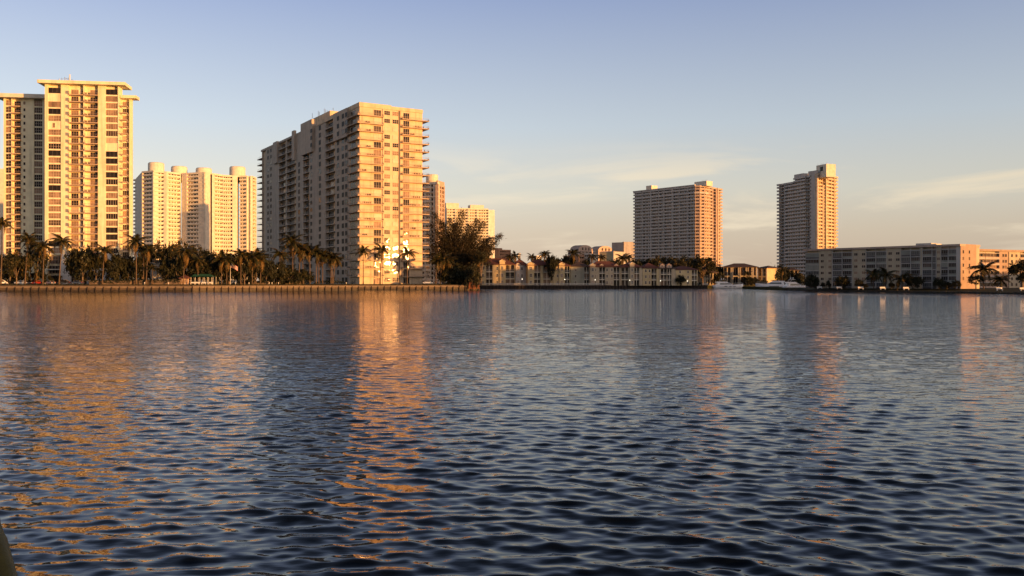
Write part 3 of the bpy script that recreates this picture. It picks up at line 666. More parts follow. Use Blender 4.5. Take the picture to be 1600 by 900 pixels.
arch_tower('right arch-topped pink tower partly hidden by a grey glass block', 934.5, 958, 1190, 393, 385)
little('grey glass office block in front of the right arched tower', 938, 959, 1020, 1000, 393.5, 9, 'stucco_grey', 7, name='office_block', cat='building')
little('sunlit yellow end wall beside the grey glass office block', 959, 969.5, 1001, 1020, 394, 9, 'stucco_yellow', 2, name='office_block', cat='building')
th, f, zt = little('narrow pink tower touching the left edge of the wide grey tower', 974.5, 991, 1100, 1120, 379, 15, 'stucco_pink', 5)
g = fr2(W(965.5,1135), W(974.5,1100)); pbox(th, 'wall', g, 0, g.L, 0, 20, 2.0, zt+.5, M['stucco_grey'])
little('small orange-lit block in front of the left arched tower', 904, 913, 830, 838, 399, 6, 'stucco_brown', 3, name='apartment_block', cat='building')
little('low grey block between the orange-lit block and the palms', 913, 922, 838, 835, 396, 6, 'stucco_grey', 3, name='apartment_block', cat='building')
D('panel_dark', (.12,.11,.105), var=.15); D('trim_grey', (.48,.45,.42), var=.08)
# ------------------------------------------------------------------ low apartment building on the right bank
def low_apartments():
    base = 1.25; F = fr2(W(1258,367), W(1501,316)); L = F.L; X = F.x
    th = thing('apartment_building', 'six storey sand coloured apartment building with screened balconies on the right bank', 'building', F.w(L/2,0,base))
    zt = CH+(HY-387.8)/KF*336; n = 6; pitch = (zt-.9-base)/n; s = M['stucco_sand']; dp = 1.6
    pbox(th, 'wall', F, 0, L-.02, dp, 14, base, zt-.01, s); pbox(th, 'roof', F, -.7, L+.15, -.7, 14.3, zt, zt+.75, M['stucco_pink'])
    walls = [(1279.5,1301),(1331.5,1353.5),(1385,1408),(1438,1441.5),(1463,1470.5),(1494,1501.5)]
    for a,b_ in walls: pbox(th, 'wall', F, X(a), min(X(b_), L-.03), 0, dp, base, zt-.02, s if b_ < 1495 else M['stucco_grey'])
    bays = [(1258.5,1279.5),(1301,1315.5),(1316.5,1331.5),(1353.5,1368),(1369,1385),(1408,1422.5),(1423.5,1438),(1441.5,1456),(1457,1463),(1470.5,1481.5),(1482,1494)]
    for i in range(n):
        z = base + i*pitch
        for a,b_ in bays:
            x0, x1 = X(a), X(b_)
            pbox(th, 'floor_slab', F, x0, x1, -.12, dp, z+pitch-.22, z+pitch, M['trim_grey'])
            pbox(th, 'balcony_panel', F, x0+.05, x1-.05, -.05, .05, z+.02, z+.62, random.choice((M['panel_dark'],M['panel_dark'],M['stucco_green'])))
            r = random.random(); gk = M['glass_dark'] if r < .42 else M['glass_blue'] if r < .74 else M['glass_mid'] if r < .93 else M['stucco_green']
            window(th, F, x0+.05, .08, z+.64, x1-x0-.1, pitch-.9, 5 if x1-x0 > 2.6 else 3, 1, gk, 'mullion_grey', name='screened_window')
        for px, w in ((1285,1.5),(1297,1.5),(1337.5,1.6),(1349.5,1.6),(1391,1.6),(1403,1.6),(1466.5,1.1)):
            window(th, F, X(px)-w/2, -.01, z+.75, w, 1.15, 2, 1, 'mid' if random.random() < .6 else 'dark', 'mullion')
    for a in (1301,1316,1331.5,1353.5,1368.5,1385,1408,1423,1438,1441.5,1456.5,1463,1470.5,1481.7): pbox(th, 'fin', F, X(a)-.1, X(a)+.1, -.2, .0, base, zt-.03, M['trim_grey'])
    for a,b_,py in ((1398,1412,386),(1431,1455,380.5)): pbox(th, 'plant_room', F, X(a,5), X(b_,5), 5, 9, zt+.6, F.z(py, X(a,5), 5), M['stucco_grey'])
    pbox(th, 'plant_room', F, X(1455,5), X(1463,5), 5, 9, zt+.6, F.z(381, X(1458,5), 5), M['stucco_pale'])
    pbox(th, 'porch', F, X(1424), X(1441), -2.2, -.2, base, base+2.6, M['stucco_sand'])
    E = fr2(W(1501,316), W(1525.5,322))            # blank end wall that catches the sun
    pbox(th, 'end_wall', E, 0, E.L, 0, 12, base, zt+.76, M['stucco_tan'])
    for i in range(1,n):
        for px in (1505,1514.5): window(th, E, E.x(px)-.3, 0, base+i*pitch+.7, .62, 1.15, 1, 2, 'mid', 'mullion_dark')
    G = fr2(W(1522,357), W(1720,398)); zw = CH+(HY-392.6)/KF*362
    t2 = thing('apartment_building', 'lower apartment wing beyond the sunlit end wall, partly hidden by the big dark tree', 'building', G.w(G.L/2,0,base))
    pw = (zw-.6-base)/6
    pbox(t2, 'wall', G, 0, G.L, 1.5, 12, base, zw-.01, s); pbox(t2, 'roof', G, -.5, G.L+.5, -.6, 12.5, zw, zw+.8, M['stucco_tan'])
    wl = [(1561.5,1576),(1576.5,1594),(1625,1650),(1690,1719)]
    for a,b_ in wl: pbox(t2, 'wall', G, G.x(a), G.x(b_), 0, 1.5, base, zw-.02, M['stucco_tan'] if a < 1576 else s)
    pbox(t2, 'downpipe', G, G.x(1576)-.1, G.x(1576)+.15, -.15, 0, base, zw-.1, M['mullion_dark'])
    for i in range(6):
        z = base+i*pw
        for a,b_ in ((1523,1539),(1539.5,1561.5),(1594,1609),(1609.5,1625),(1650,1670),(1670.5,1690)):
            x0, x1 = G.x(a), G.x(b_)
            pbox(t2, 'floor_slab', G, x0, x1, -.15, 1.5, z+pw-.25, z+pw, M['trim_grey']); pbox(t2, 'balcony_panel', G, x0+.05, x1-.05, -.08, .05, z, z+.75, M['stucco_pink'])
            window(t2, G, x0+.1, 1.0, z+.1, x1-x0-.2, pw-.4, 4, 1, 'mid', 'mullion', name='screened_window')
        for px in (1567.5,1571.5,1581,1588,1637,1700): window(t2, G, G.x(px)-.45, -.01, z+.8, .95, 1.2, 1, 1, 'mid', 'mullion_dark')
low_apartments()
# ------------------------------------------------------------------ townhouses behind the white balustrade
def hip_roof(w, d, h, over=.7, ridge=None):
    b = MB(); o = over; r = min(d/2, w/2*.98) if ridge is None else ridge
    P = [(-o,-o,0),(w+o,-o,0),(w+o,d+o,0),(-o,d+o,0),(r,d/2,h),(w-r,d/2,h)]
    b.pts(P, [(0,1,5,4),(1,2,5),(2,3,4,5),(3,0,4),(3,2,1,0)])
    Q = [(x,y,z-.3) for x,y,z in P[:4]]; b.pts(P[:4]+Q, [(0,4,5,1),(1,5,6,2),(2,6,7,3),(3,7,4,0),(4,7,6,5)]); return b
def townhouse(label, px0, px1, d0, d1, eave, ridge, wallm, roofm, feats, base=1.72):
    f = fr2(W(px0,d0), W(px1,d1)); L = f.L; X = f.x; zt = f.z(eave, L/2); zr = f.z(ridge, L/2, 6); n = 3; pitch = (zt-base)/n
    th = thing('townhouse', label, 'townhouse', f.w(L/2,0,base), 0, 'three storey townhouses behind the white balustrade')
    w = M[wallm]; dp = 1.5
    pbox(th, 'wall', f, 0, L, dp, 11, base, zt-.02, w)
    ro = put(th, 'roof', hip_roof(L, 11, zr-zt, .6).mesh('roof', M[roofm]), f, 0, 0, zt)
    cur = 0.0
    for kind, a, b_, *ex in sorted(feats, key=lambda q: q[1]):
        x0, x1 = max(X(a), 0), min(X(b_), L)
        if kind == 'b':                             # recessed balconies
            if x0-cur > .05: pbox(th, 'wall', f, cur, x0, 0, dp, base, zt-.03, w)
            for i in range(n):
                z = base+i*pitch
                pbox(th, 'floor_slab', f, x0, x1, 0, dp, z+pitch-.35, z+pitch-.01, M['stucco_pale'])
                if i: put(th, 'railing', rail_mesh(x1-x0-.05, .5, 1.0, M['fence_white'], .35, False), f, x0+.02, .05, z)
                window(th, f, x0+.15, dp-.02, z+.05, x1-x0-.3, pitch-.6, 3, 1, 'dark', 'mullion_dark', name='glass_door')
            m = (x0+x1)/2; pbox(th, 'post', f, m-.12, m+.12, .02, .3, base, zt-.4, M['stucco_pale'])
            cur = x1
        elif kind in ('g','d'):                     # gabled bay with arched top window / roof dormer
            pk = ex[0]; zp = f.z(pk, (x0+x1)/2); bw = x1-x0
            zb = base if kind == 'g' else zt+.25; yo = -.55 if kind == 'g' else .5
            ze = zp-(bw/2)*.62 if kind == 'g' else zp-(bw/2)*.7
            pbox(th, 'gable_wall', f, x0, x1, yo, yo+2.5, zb, ze, w if kind == 'g' else M['stucco_pink'])
            b = MB(); b.pts([(0,0,0),(bw,0,0),(bw/2,0,zp-ze-.12),(0,2.5,0),(bw,2.5,0),(bw/2,2.5,zp-ze-.12)], [(0,1,2),(5,4,3),(0,2,5,3),(1,4,5,2)])
            put(th, 'gable', b.mesh('gable', w if kind == 'g' else M['stucco_pink']), f, x0, yo, ze)
            b = MB()
            for s in (0,1):
                e = [(-.35,-.3,-.15),(bw/2,-.3,zp-ze),(bw/2,4.5,zp-ze),(-.35,4.5,-.15)]
                if s: e = [(bw-x,y,z) for x,y,z in e]
                b.pts(e+[(x,y,z-.18) for x,y,z in e], [(0,1,2,3),(7,6,5,4),(0,4,5,1),(2,6,7,3),(3,7,4,0)])
            put(th, 'gable_roof', b.mesh('gable_roof', M['stucco_pale'] if kind == 'g' else M[roofm]), f, x0, yo, ze+.02)
            if kind == 'g':
                for i in range(n): window(th, f, x0+bw*.3, yo-.01, base+i*pitch+.9, bw*.4, pitch*.5, 2, 2, 'mid', 'trim_white')
            else: window(th, f, x0+bw*.34, yo-.01, zb+.3, bw*.32, max(.8,ze-zb-.2), 1, 2, M['glass_curtain'], 'trim_white')
        elif kind == 'w':
            for i in range(n): window(th, f, (x0+x1)/2-.55, -.01, base+i*pitch+.9, 1.1, 1.6, 1, 2, 'mid', 'trim_white')
    if L-cur > .05: pbox(th, 'wall', f, cur, L, 0, dp, base, zt-.03, w)
    return th, f
D1 = 494
townhouse('yellow townhouse end with an arched window, partly behind the wispy tree', 733, 750, 508, 508, 408, 402, 'stucco_yellow', 'roof_tile', [('b',741,748.5),('w',735,740)])
townhouse('townhouse with the widest red roof, first right of the wispy tree', 750.5, 804.5, D1, D1+2, 413, 403.5, 'stucco_yellow', 'roof_tile', [('w',751,758.5),('b',759.5,769.5),('w',775,779.5),('g',780.5,789,405),('b',790,804)])
townhouse('narrow grey townhouse recess between two yellow gables', 805, 823.5, D1+3, D1+4, 413.5, 404.5, 'stucco_grey', 'roof_tile', [('g',806,812.5,411),('w',813,818)])
townhouse('townhouse with one narrow gable left of the thin tall tree', 824, 861, D1, D1+2, 414, 405.5, 'stucco_yellow', 'roof_tile', [('g',824.5,834,409),('b',834.6,844.5),('b',849,860)])
townhouse('yellow townhouse right of the thin tall tree', 861.5, 891, D1+4, D1+4, 415, 408, 'stucco_yellow', 'roof_tile', [('w',869,873.5),('g',873.5,882,409.5),('b',882.5,890)])
townhouse('dull grey green townhouse below the two arched towers', 891.5, 920.5, D1+8, D1+8, 416, 409, 'stucco_green', 'roof_dark', [('w',897,902),('b',913,920)])
townhouse('townhouse with two small roof dormers below the grey glass block', 921, 969.5, D1+6, D1+7, 416.5, 408, 'stucco_sand', 'roof_tile', [('g',922,930,411.5),('w',928.5,932),('b',936.5,945.5),('d',937.5,944,411.5),('w',947,950),('w',954,958),('b',959,968),('d',960,966.5,411.5)])
townhouse('townhouse with a pale row of attic windows left of the wide grey tower', 970, 1004, D1+9, D1+10, 417, 410, 'stucco_sand', 'roof_tile', [('b',971,982),('g',984,991,409.5),('b',990.5,999)])
townhouse('townhouse under the lit roof corner, in front of the wide grey tower', 1004.5, 1029.5, D1+10, D1+11, 418.5, 410.5, 'stucco_yellow', 'roof_tile', [('w',1007,1011),('w',1013,1017),('b',1018,1026)])
townhouse('townhouse with two glowing orange dormers on its roof', 1030, 1056, D1+11, D1+12, 419, 414.5, 'stucco_sand', 'roof_dark', [('b',1032.5,1042),('d',1032,1039,411),('d',1042,1050.5,411),('b',1043,1049)])
townhouse('townhouse with a red roof at the right end of the row', 1056.5, 1090, D1+12, D1+16, 421, 415.5, 'stucco_yellow', 'roof_tile', [('w',1060,1065),('w',1073,1077),('b',1081,1089)])
# ------------------------------------------------------------------ waterfront villas
def villa(label, px0, px1, d0, d1, eave, ridge, feats, storeys=2, wallm='stucco_yellow', base=1.75, deep=14, rise=None):
    f = fr2(W(px0,d0), W(px1,d1)); L = f.L; X = f.x; zt = f.z(eave, L/2); zr = f.z(ridge, L/2, deep/2); pitch = (zt-base)/storeys
    th = thing('villa', label, 'villa', f.w(L/2,0,base)); w = M[wallm]
    pbox(th, 'wall', f, 0, L, 1.2, deep, base, zt-.02, w)
    put(th, 'roof', hip_roof(L, deep, zr-zt, .9).mesh('roof', M['roof_dark']), f, 0, 0, zt)
    for x in sorted({round(X(p),2) for ft in feats for p in ft[1:3]} | {0.0, L}):
        xx = min(max(x-.28, 0), L-.56); pbox(th, 'column', f, xx, xx+.56, 0, 1.2, base, zt-.03, M['stucco_sand'])
    for i in range(storeys+1): z = base+i*pitch; pbox(th, 'floor_band', f, 0.02, L-.02, .1, 1.2, z-.35 if i else z, z+.25 if i < storeys else z-.01, w)
    for kind,a,b_ in feats:
        x0, x1 = X(a)+.3, X(b_)-.3
        for i in range(storeys):
            z = base+i*pitch+.3
            window(th, f, x0, 1.19, z, x1-x0, pitch-.8, max(2,int((x1-x0)/1.2)), 1 if kind == 'o' else 2, 'dark', 'mullion', name='glass_door' if i == 0 else 'window')
            if i and kind == 'o': put(th, 'railing', rail_mesh(x1-x0, .1, 1.0, M['lamp_pole'], .3, False), f, x0, .3, z-.05)
    return th, f
villa('small dark roofed villa at the end of the balustrade, left of the yachts', 1100.5, 1120, 545, 548, 426, 416.5, [('o',1102,1105.5),('o',1105.5,1109.5),('o',1109.5,1114),('o',1114,1119)], wallm='stucco_sand')
th, f = villa('large yellow waterfront villa with a broad dark hip roof behind the yachts', 1130.5, 1183, 552, 549, 417, 411.5, [('w',1131,1136.5),('o',1136.5,1142.5),('o',1145,1154),('o',1156.5,1166),('w',1169,1175),('w',1177,1182)])
villa('yellow side wing of the large villa, behind the cabin of the right yacht', 1183.5, 1198, 556, 551, 418.5, 415, [('w',1184.5,1190),('w',1191,1197)])
villa('little yellow house with a red roof between the dark trees and the low apartments', 1233, 1247.5, 575, 575, 422, 418.5, [('w',1234,1240),('w',1241,1247)], deep=9)
# ------------------------------------------------------------------ sea walls
def seawall(label, pts, panel, cap_m, wall_m, zt, pile_m, name='seawall'):
    P = [W(p,d) for p,d in pts]; th = thing(name, label, 'sea wall', (P[0].x, P[0].y, 0)); k = 0
    for a, b_ in zip(P, P[1:]):
        f = fr2(a, b_); n = max(1, round(f.L/panel)); w = f.L/n
        pbox(th, 'cap', f, 0, f.L+.02, -.55, .5, zt+.02, zt+.30, M[cap_m])
        for i in range(n):
            y = random.uniform(-.03,.03)
            pbox(th, 'panel', f, i*w+.06, (i+1)*w-.06, -.25+y, .2, -1.5, zt, M[wall_m])
            if panel > 2.5: pbox(th, 'cap_stone', f, i*w+.03, (i+1)*w-.03, -.62+y, -.2, zt-.75, zt+.018, M['concrete_pale'])
            b = CACHE.get('pile')
            if not b: q = MB(); q.lathe([(.21,-2),(.2,1.6),(.14,1.75)], 8); b = CACHE['pile'] = q.mesh('pile', M[pile_m], True)
            part(th, 'pile', b, f.w(i*w, -.62, zt-1.95)-Vector(th.location))
            k += 1
        if panel > 2.5: pbox(th, 'tide_band', f, .02, f.L-.02, -.33, .1, -1.5, .62, M['tide_stain'])
    return th
D('tide_stain', (.045,.036,.026), var=.5, scale=1.2, rough=.6)
seawall('concrete sea wall with dark piles along the left shore', shore_left[1:], 2.95, 'concrete', 'concrete', 2.08, 'pile_wood')
seawall('far sea wall below the white balustrade with short dark piles', shore_mid, 2.0, 'concrete', 'pile_wood', 1.68, 'pile_wood')
def balustrade():
    P = [W(p,d+1.6) for p,d in shore_mid]; th = thing('balustrade', 'long white balustrade on the sea wall in front of the townhouses', 'fence', (P[0].x,P[0].y,1.7))
    bm = MB(); bm.lathe([(.07,0),(.11,.25),(.07,.6),(.1,1.05)], 5); bal = bm.mesh('baluster', M['fence_white'])
    joined = MB()
    for a, b_ in zip(P, P[1:]):
        f = fr2(a, b_); n = max(1, round(f.L/4)); w = f.L/n
        pbox(th, 'rail', f, 0, f.L, -.12, .12, 2.85, 3.05, M['fence_white']); pbox(th, 'plinth', f, 0, f.L, -.14, .14, 1.7, 2.05, M['fence_white'])
        for i in range(n+1): pbox(th, 'post', f, i*w-.2, i*w+.2, -.2, .2, 1.7, 3.2, M['fence_white'])
        m = int(f.L/.45)
        for i in range(m):
            p = f.w(i*.45+.2, 0, 2.03)-Vector(th.location); c = .085
            joined.box(p.x-c,p.x+c,p.y-c,p.y+c,p.z,p.z+.84)
    part(th, 'baluster', joined.mesh('baluster', M['fence_white']), kind='stuff')
balustrade()
def right_bank():
    th = thing('rock_bank', 'low dark stone bank edging the right lawn at the water', 'bank', (right_edge[0][0], right_edge[0][1], 0))
    rnd = random.Random(3); o = Vector(th.location); joined = MB(); placed = 0
    def rock(b, r):
        vs = []; bm_n = 7
        for i,(zz,rr) in enumerate(((-.5,.75),(0,1),(.45,.7))):
            for k in range(bm_n): a = 2*math.pi*k/bm_n+i*.4; q = rr*rnd.uniform(.8,1.15)*r; vs.append((q*math.cos(a), q*math.sin(a)*.8, zz*r*rnd.uniform(.85,1.15)))
        vs.append((0,0,.6*r)); F = []
        for i in range(2):
            for k in range(bm_n): F.append((i*bm_n+k, i*bm_n+(k+1)%bm_n, (i+1)*bm_n+(k+1)%bm_n, (i+1)*bm_n+k))
        for k in range(bm_n): F.append((2*bm_n+k, 2*bm_n+(k+1)%bm_n, 3*bm_n))
        return vs, F
    D('bank_stone', (.055,.05,.042), var=.5, scale=1.5)
    for a, b_ in zip(right_edge[:8], right_edge[1:9]):
        f = fr2(a, b_)
        x = 0
        while x < f.L:
            for row in range(2):
                r = rnd.uniform(.38,.62); vs, F = rock(None, r); p = f.w(x+rnd.uniform(-.3,.3), -.35+row*.45, -.05+row*.42)-o; an = rnd.uniform(0,6)
                joined.pts([(p.x+v[0]*math.cos(an)-v[1]*math.sin(an), p.y+v[0]*math.sin(an)+v[1]*math.cos(an), p.z+v[2]) for v in vs], F)
            x += .8
    part(th, 'stone', joined.mesh('stone', M['bank_stone']), kind='stuff')
right_bank()
# ------------------------------------------------------------------ vegetation
TR = random.Random(11)
def frond_mesh(seed, L=4.2, droop=1.0, gold=.12, mats=None):
    r = random.Random(seed); b = MB(); n = 13; P = []
    for i in range(n+1):
        t = i/n; P.append(Vector((L*(t*.93-.10*droop*t*t), 0, L*(.42*t-(.34+.42*droop)*t*t))))
    b.tube([tuple(P[i]) for i in (0,4,8,13)], [.07,.05,.035,.015], 3, 0)
    for i in range(1, n+1):
        t = i/n; wl = L*.30*math.sin(math.pi*min(1,.12+t*.86))**.8
        for s in (-1,1):
            for q in (0,.5):
                p = P[i].lerp(P[i-1], q); d = (P[i]-P[i-1]).normalized()
                tip = p+d*wl*.55+Vector((0,s*wl*r.uniform(.55,.8),-wl*r.uniform(.35,.75))); wd = d*.13*L/4
                b.tri(tuple(p-wd), tuple(p+wd), tuple(tip), 1 if r.random() < gold else 0)
    return b.mesh('frond', mats or [M['frond_green'], M['frond_gold']])
FR = [frond_mesh(s, 4.2, d, g) for s, d, g in ((1,.8,.05),(2,1.1,.10),(3,1.5,.22),(4,1.0,.04))]
FR_OLD = [frond_mesh(9, 3.6, 2.1, .85)]
def trunk_mesh(h, lean, key, r0=.23, r1=.13):
    k = ('ptrunk', round(h,1), round(lean,2), r0)
    if k not in CACHE:
        b = MB(); P = []; rd = []
        for i in range(9):
            t = i/8; P.append((lean*h*(t**1.7), .02*h*math.sin(t*3), h*t)); rd.append((r0*(1-t)+r1*t)*(1.45 if i == 0 else 1)*(1+.06*(i%2)))
        b.tube(P, rd, 7); CACHE[k] = b.mesh('trunk', M['palm_trunk'], True)
    return CACHE[k]
def palm(label, px, d, pytop, base=LB, lean=0.0, crown=1.0, nf=15, group='palms along the left shore', old=2, name='palm_tree'):
    d = inland(px, d); p = W(px, d); zc = CH+(HY-pytop)/KF*d                    # pytop: the top of the leaf head
    h = max(2.0, zc-base-1.9*crown)
    th = thing(name, label, 'palm tree', (p.x-lean*h*(.0 if lean == 0 else 1), p.y, base), 0, group)
    tk = part(th, 'trunk', trunk_mesh(h, lean, None, .13+.007*h, .09+.003*h))
    top = Vector((lean*h, .02*h*math.sin(3), h))
    a0 = TR.uniform(0,6.28)
    for i in range(nf+old):
        az = a0+i*2.39996; t = i/nf
        if i < nf: el = R(62)-R(88)*t+R(TR.uniform(-8,8)); me = FR[TR.randrange(4)]
        else: el = R(TR.uniform(-50,-30)); me = FR_OLD[0]
        s = crown*(1.28 if d < 420 else 1.0)*TR.uniform(.8,1.1)
        part(th, 'frond', me, top+Vector((.1*math.cos(az),.1*math.sin(az),.05)), rot=(0,-el,az), scale=(s,s,s))
    return th
def crown_mesh(seed, rx, ry, rz, nclump=60, nleaf=52, leaf=.72, mats=('leaf_dark','leaf_mid','leaf_olive'), wts=(.5,.35,.15), flat=.35):
    r = np.random.default_rng(seed); V = []; F = []; MI = []
    k = 0
    for c in range(nclump):
        u = r.normal(size=3); u /= np.linalg.norm(u); u[2] = abs(u[2])*1.0 if r.random() < .72 else u[2]*.6
        rad = r.uniform(.45,1.0)**.6; cc = np.array([u[0]*rx, u[1]*ry, u[2]*rz])*rad*r.uniform(.8,1.12)
        cr = r.uniform(.16,.30)*(rx+rz)/2*1.1; mi = r.choice(3, p=wts)
        for i in range(nleaf):
            o = r.normal(size=3)*cr*.48; o[2] *= .75; q = cc+o; s = leaf*r.uniform(.55,1.25)
            n = r.normal(size=3); n[2] += flat; n /= np.linalg.norm(n); t = np.cross(n, r.normal(size=3)); t /= np.linalg.norm(t)+1e-9; bt = np.cross(n,t)
            V += [q-t*s*.5, q+bt*s*.28, q+t*s*.5, q-bt*s*.28]; F.append((k,k+1,k+2,k+3)); k += 4; MI.append(int(mi if r.random() < .8 else r.choice(3,p=wts)))
    me = bpy.data.meshes.new('crown'); me.from_pydata([tuple(v) for v in V], [], F)
    for m in mats: me.materials.append(M[m])
    me.polygons.foreach_set('material_index', MI); me.update(); return me
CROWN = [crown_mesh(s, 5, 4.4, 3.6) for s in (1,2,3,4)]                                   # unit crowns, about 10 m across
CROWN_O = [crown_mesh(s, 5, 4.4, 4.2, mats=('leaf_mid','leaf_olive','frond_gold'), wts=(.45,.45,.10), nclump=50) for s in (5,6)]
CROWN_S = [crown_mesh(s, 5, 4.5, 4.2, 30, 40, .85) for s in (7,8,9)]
def tree_trunk(seed, h, spread=2.2):
    k = ('ttrunk', seed)
    if k not in CACHE:
        r = random.Random(seed); b = MB(); n = 5
        b.tube([(0,0,0),(.05,0,1.0),(.0,.05,1.9)], [.34,.24,.2], 7)
        for i in range(n):
            a = i*2*math.pi/n+r.uniform(-.4,.4); b.tube([(0,.03,1.6+.1*i),(spread*.45*math.cos(a),spread*.45*math.sin(a),3.0+.2*i),(spread*math.cos(a),spread*math.sin(a),5.0+r.uniform(-.4,.6))], [.16,.11,.04], 5)
        CACHE[k] = b.mesh('trunk', M['bark'], True)
    return CACHE[k]
def tree(label, px, d, py0, width_px, base=LB, pyb=None, group=None, kind='n', name='broadleaf_tree', cat='tree', trunk=True):
    """py0: top row of the crown; pyb: its lower edge; width in photo pixels"""
    d = inland(px, d, 7); p = W(px, d); zt = CH+(HY-py0)/KF*d; zb = CH+(HY-(pyb+3))/KF*d if pyb else base+1.2; zb = max(zb, base+.1)
    w = width_px*1.22/KF*d; th = thing(name, label, cat, (p.x, p.y, base), TR.uniform(0,6.28), group)
    pool = CROWN if kind == 'n' else CROWN_O if kind == 'o' else CROWN_S
    me = pool[TR.randrange(len(pool))]; hh = zt-zb
    low = zb+hh*.34; sz = (zt-low)/4.0
    part(th, 'crown', me, (0,0,low-base), scale=(w/10.5,w/10.5,max(sz,.15)))
    if trunk: part(th, 'trunk', tree_trunk(TR.randrange(4), 6), (0,0,-.05), scale=(w/11,w/11,max(.4,(low-base+.6*sz*2)/5.0)))
    return th
g1 = 'palms along the left shore'
palm('tall straight coconut palm touching the left edge of the frame', 3, 349, 342, lean=.02, crown=1.0)
palm('coconut palm with a sunlit trunk before the shaded wall of the leftmost tower', 44, 352, 366, lean=.07, crown=1.0)
palm('thin palm just right of the sunlit trunk, lower head among broad leaves', 47, 358, 374, crown=.85, nf=12)
palm('palm standing at the left corner of the lit centre block of the leftmost tower', 68, 350, 378, lean=.02, crown=1.05)
palm('leaning coconut palm in front of the lowest glazed bays, alone against cream wall', 97, 350, 370, lean=.07, crown=1.05)
palm('palm at the right side of the round dark tree under the leftmost tower', 163, 351, 385, lean=.06, crown=1.0)
palm('tall shaggy palm at the right corner of the leftmost tower', 212, 352, 369, lean=-.01, crown=1.2, old=4)
palm('palm left of the white clubhouse, close beside the shaggy one', 224, 356, 383, crown=.95)
palm('palm with an orange lit trunk against the clubhouse wall', 231, 352, 384, lean=.05, crown=1.0)
palm('small dark palm before the white clubhouse wall', 238, 349, 414, crown=.6, nf=11, old=0)
palm('leaning palm between the clubhouse and the little orange hut', 290, 353, 386, lean=.08, crown=1.25, old=5)
palm('short palm behind the green canopy', 309, 358, 402, crown=.9)
palm('palm with golden skirt nearest the left side of the flag', 346, 353, 398, crown=1.15, old=6)
palm('second golden skirted palm directly beside the flag pole', 354, 356, 400, crown=1.0, old=5)
palm('palm right of the flag with one hanging yellow frond', 376, 358, 392, crown=1.0, old=3)
palm('palm with a thick orange lit trunk right of the flag', 394, 353, 396, crown=1.2, old=5)
palm('palm with crossing trunk right of the orange lit one', 402, 356, 392, lean=.05, crown=1.1, old=5)
palm('palm with long hanging dead frond below the left end balconies', 407, 354, 397, crown=1.1, old=6)
palm('very dark palm low against the left end of the long shaded wall', 437, 372, 391, crown=1.05, old=0)
palm('tallest palm with golden crown before the long shaded wall', 457, 374, 369, crown=1.35, old=4)
palm('leaning palm with a bright trunk right of the tallest golden one', 469.5, 375, 381, lean=.05, crown=1.25, old=5)
palm('thin palm crossing behind the leaning bright trunk', 472, 380, 388, lean=-.03, crown=.95)
palm('palm with a straight orange trunk in the middle of the shaded wall', 484, 377, 385, crown=1.15, old=3)
for k,(px, top, lab) in enumerate(((494,386,'first of the row of orange trunked palms above the low round hedge'),(498,392,'short palm second in the row above the low round hedge'),(504,393,'palm third in the row above the low round hedge'),
        (517,395,'pair leader palm near the right end of the row above the hedge'),(519,397,'close twin of the pair leader palm above the hedge'),(525,400,'last leaning palm at the right end of the row above the hedge'))):
    palm(lab, px, 384+k%2*3, top, base=LB+.25, crown=1.05 if k != 5 else .95, lean=.0 if k != 5 else .12, old=3)
palm('dark palm silhouetted on the left third of the sunlit end wall', 567.5, 398, 387, crown=.95, old=1)
palm('dark palm silhouetted on the middle of the sunlit end wall', 597, 399, 384, lean=.06, crown=1.1, old=1)
palm('dark palm silhouetted right on the sunlit end wall beside the sun glint', 637, 402, 389, lean=.02, crown=1.05, old=1)
palm('leaning pale trunked palm at the left foot of the wispy tree', 692, 405, 398, lean=.12, crown=1.25, old=5)
palm('upright palm beside the leaning one at the foot of the wispy tree', 683, 406, 402, lean=.06, crown=1.0, old=3)
palm('third palm inside the shade of the wispy tree', 700, 408, 402, lean=.03, crown=1.0, old=4)
bl = 'broad leaved trees on the left shore'
for lab,px,d,t,w,b_,k in (('dark broadleaf tree behind the cars at the left edge',16,358,393,38,430,'n'),('olive tree with forked orange lit trunk between two left palms',26,354,398,34,428,'o'),('olive tree left of the lit corner block',57,356,383,32,432,'o'),
        ('dense round dark tree in front of the leftmost tower',129,355,384,42,432,'n'),('lower dark tree touching the left side of the round one',115,357,398,22,430,'n'),('dark tree touching the right side of the round one',150,357,392,30,430,'n'),
        ('dark tree at the right corner of the leftmost tower',180,358,394,30,434,'n'),('shaded tree behind the shaggy palm',200,362,398,26,436,'n'),('tree left of the clubhouse roof',222,366,392,26,432,'n'),
        ('tall loose tree before the second drum tower bay',246,372,380,30,412,'o'),('tall loose tree above the clubhouse roof',272,374,378,38,430,'o'),('dark tree directly right of the clubhouse',262,361,404,26,436,'n'),('dense dark tree right of the clubhouse door',277,360,398,22,434,'n'),
        ('tall loose tree above the little orange hut',298,376,383,32,428,'o'),('leaning loose tree above the green canopy',320,376,388,30,430,'o'),('dark tree behind the green canopy',312,363,402,30,432,'n'),('dark tree left of the golden skirted palms',333,368,394,28,436,'n'),
        ('long dark crown behind the flag',358,372,393,40,436,'n'),('dark crown right of the flag',382,370,393,30,438,'n'),('dark tree before the right end of the drum tower',398,373,394,26,438,'n'),('dark tree below the left end balconies',416,374,402,26,442,'n'),
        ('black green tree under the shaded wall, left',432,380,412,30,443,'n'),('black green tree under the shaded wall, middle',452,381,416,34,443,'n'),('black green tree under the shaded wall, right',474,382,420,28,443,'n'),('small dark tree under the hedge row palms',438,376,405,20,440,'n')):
    tree(lab, px, d, t, w, pyb=b_, group=bl, kind=k)
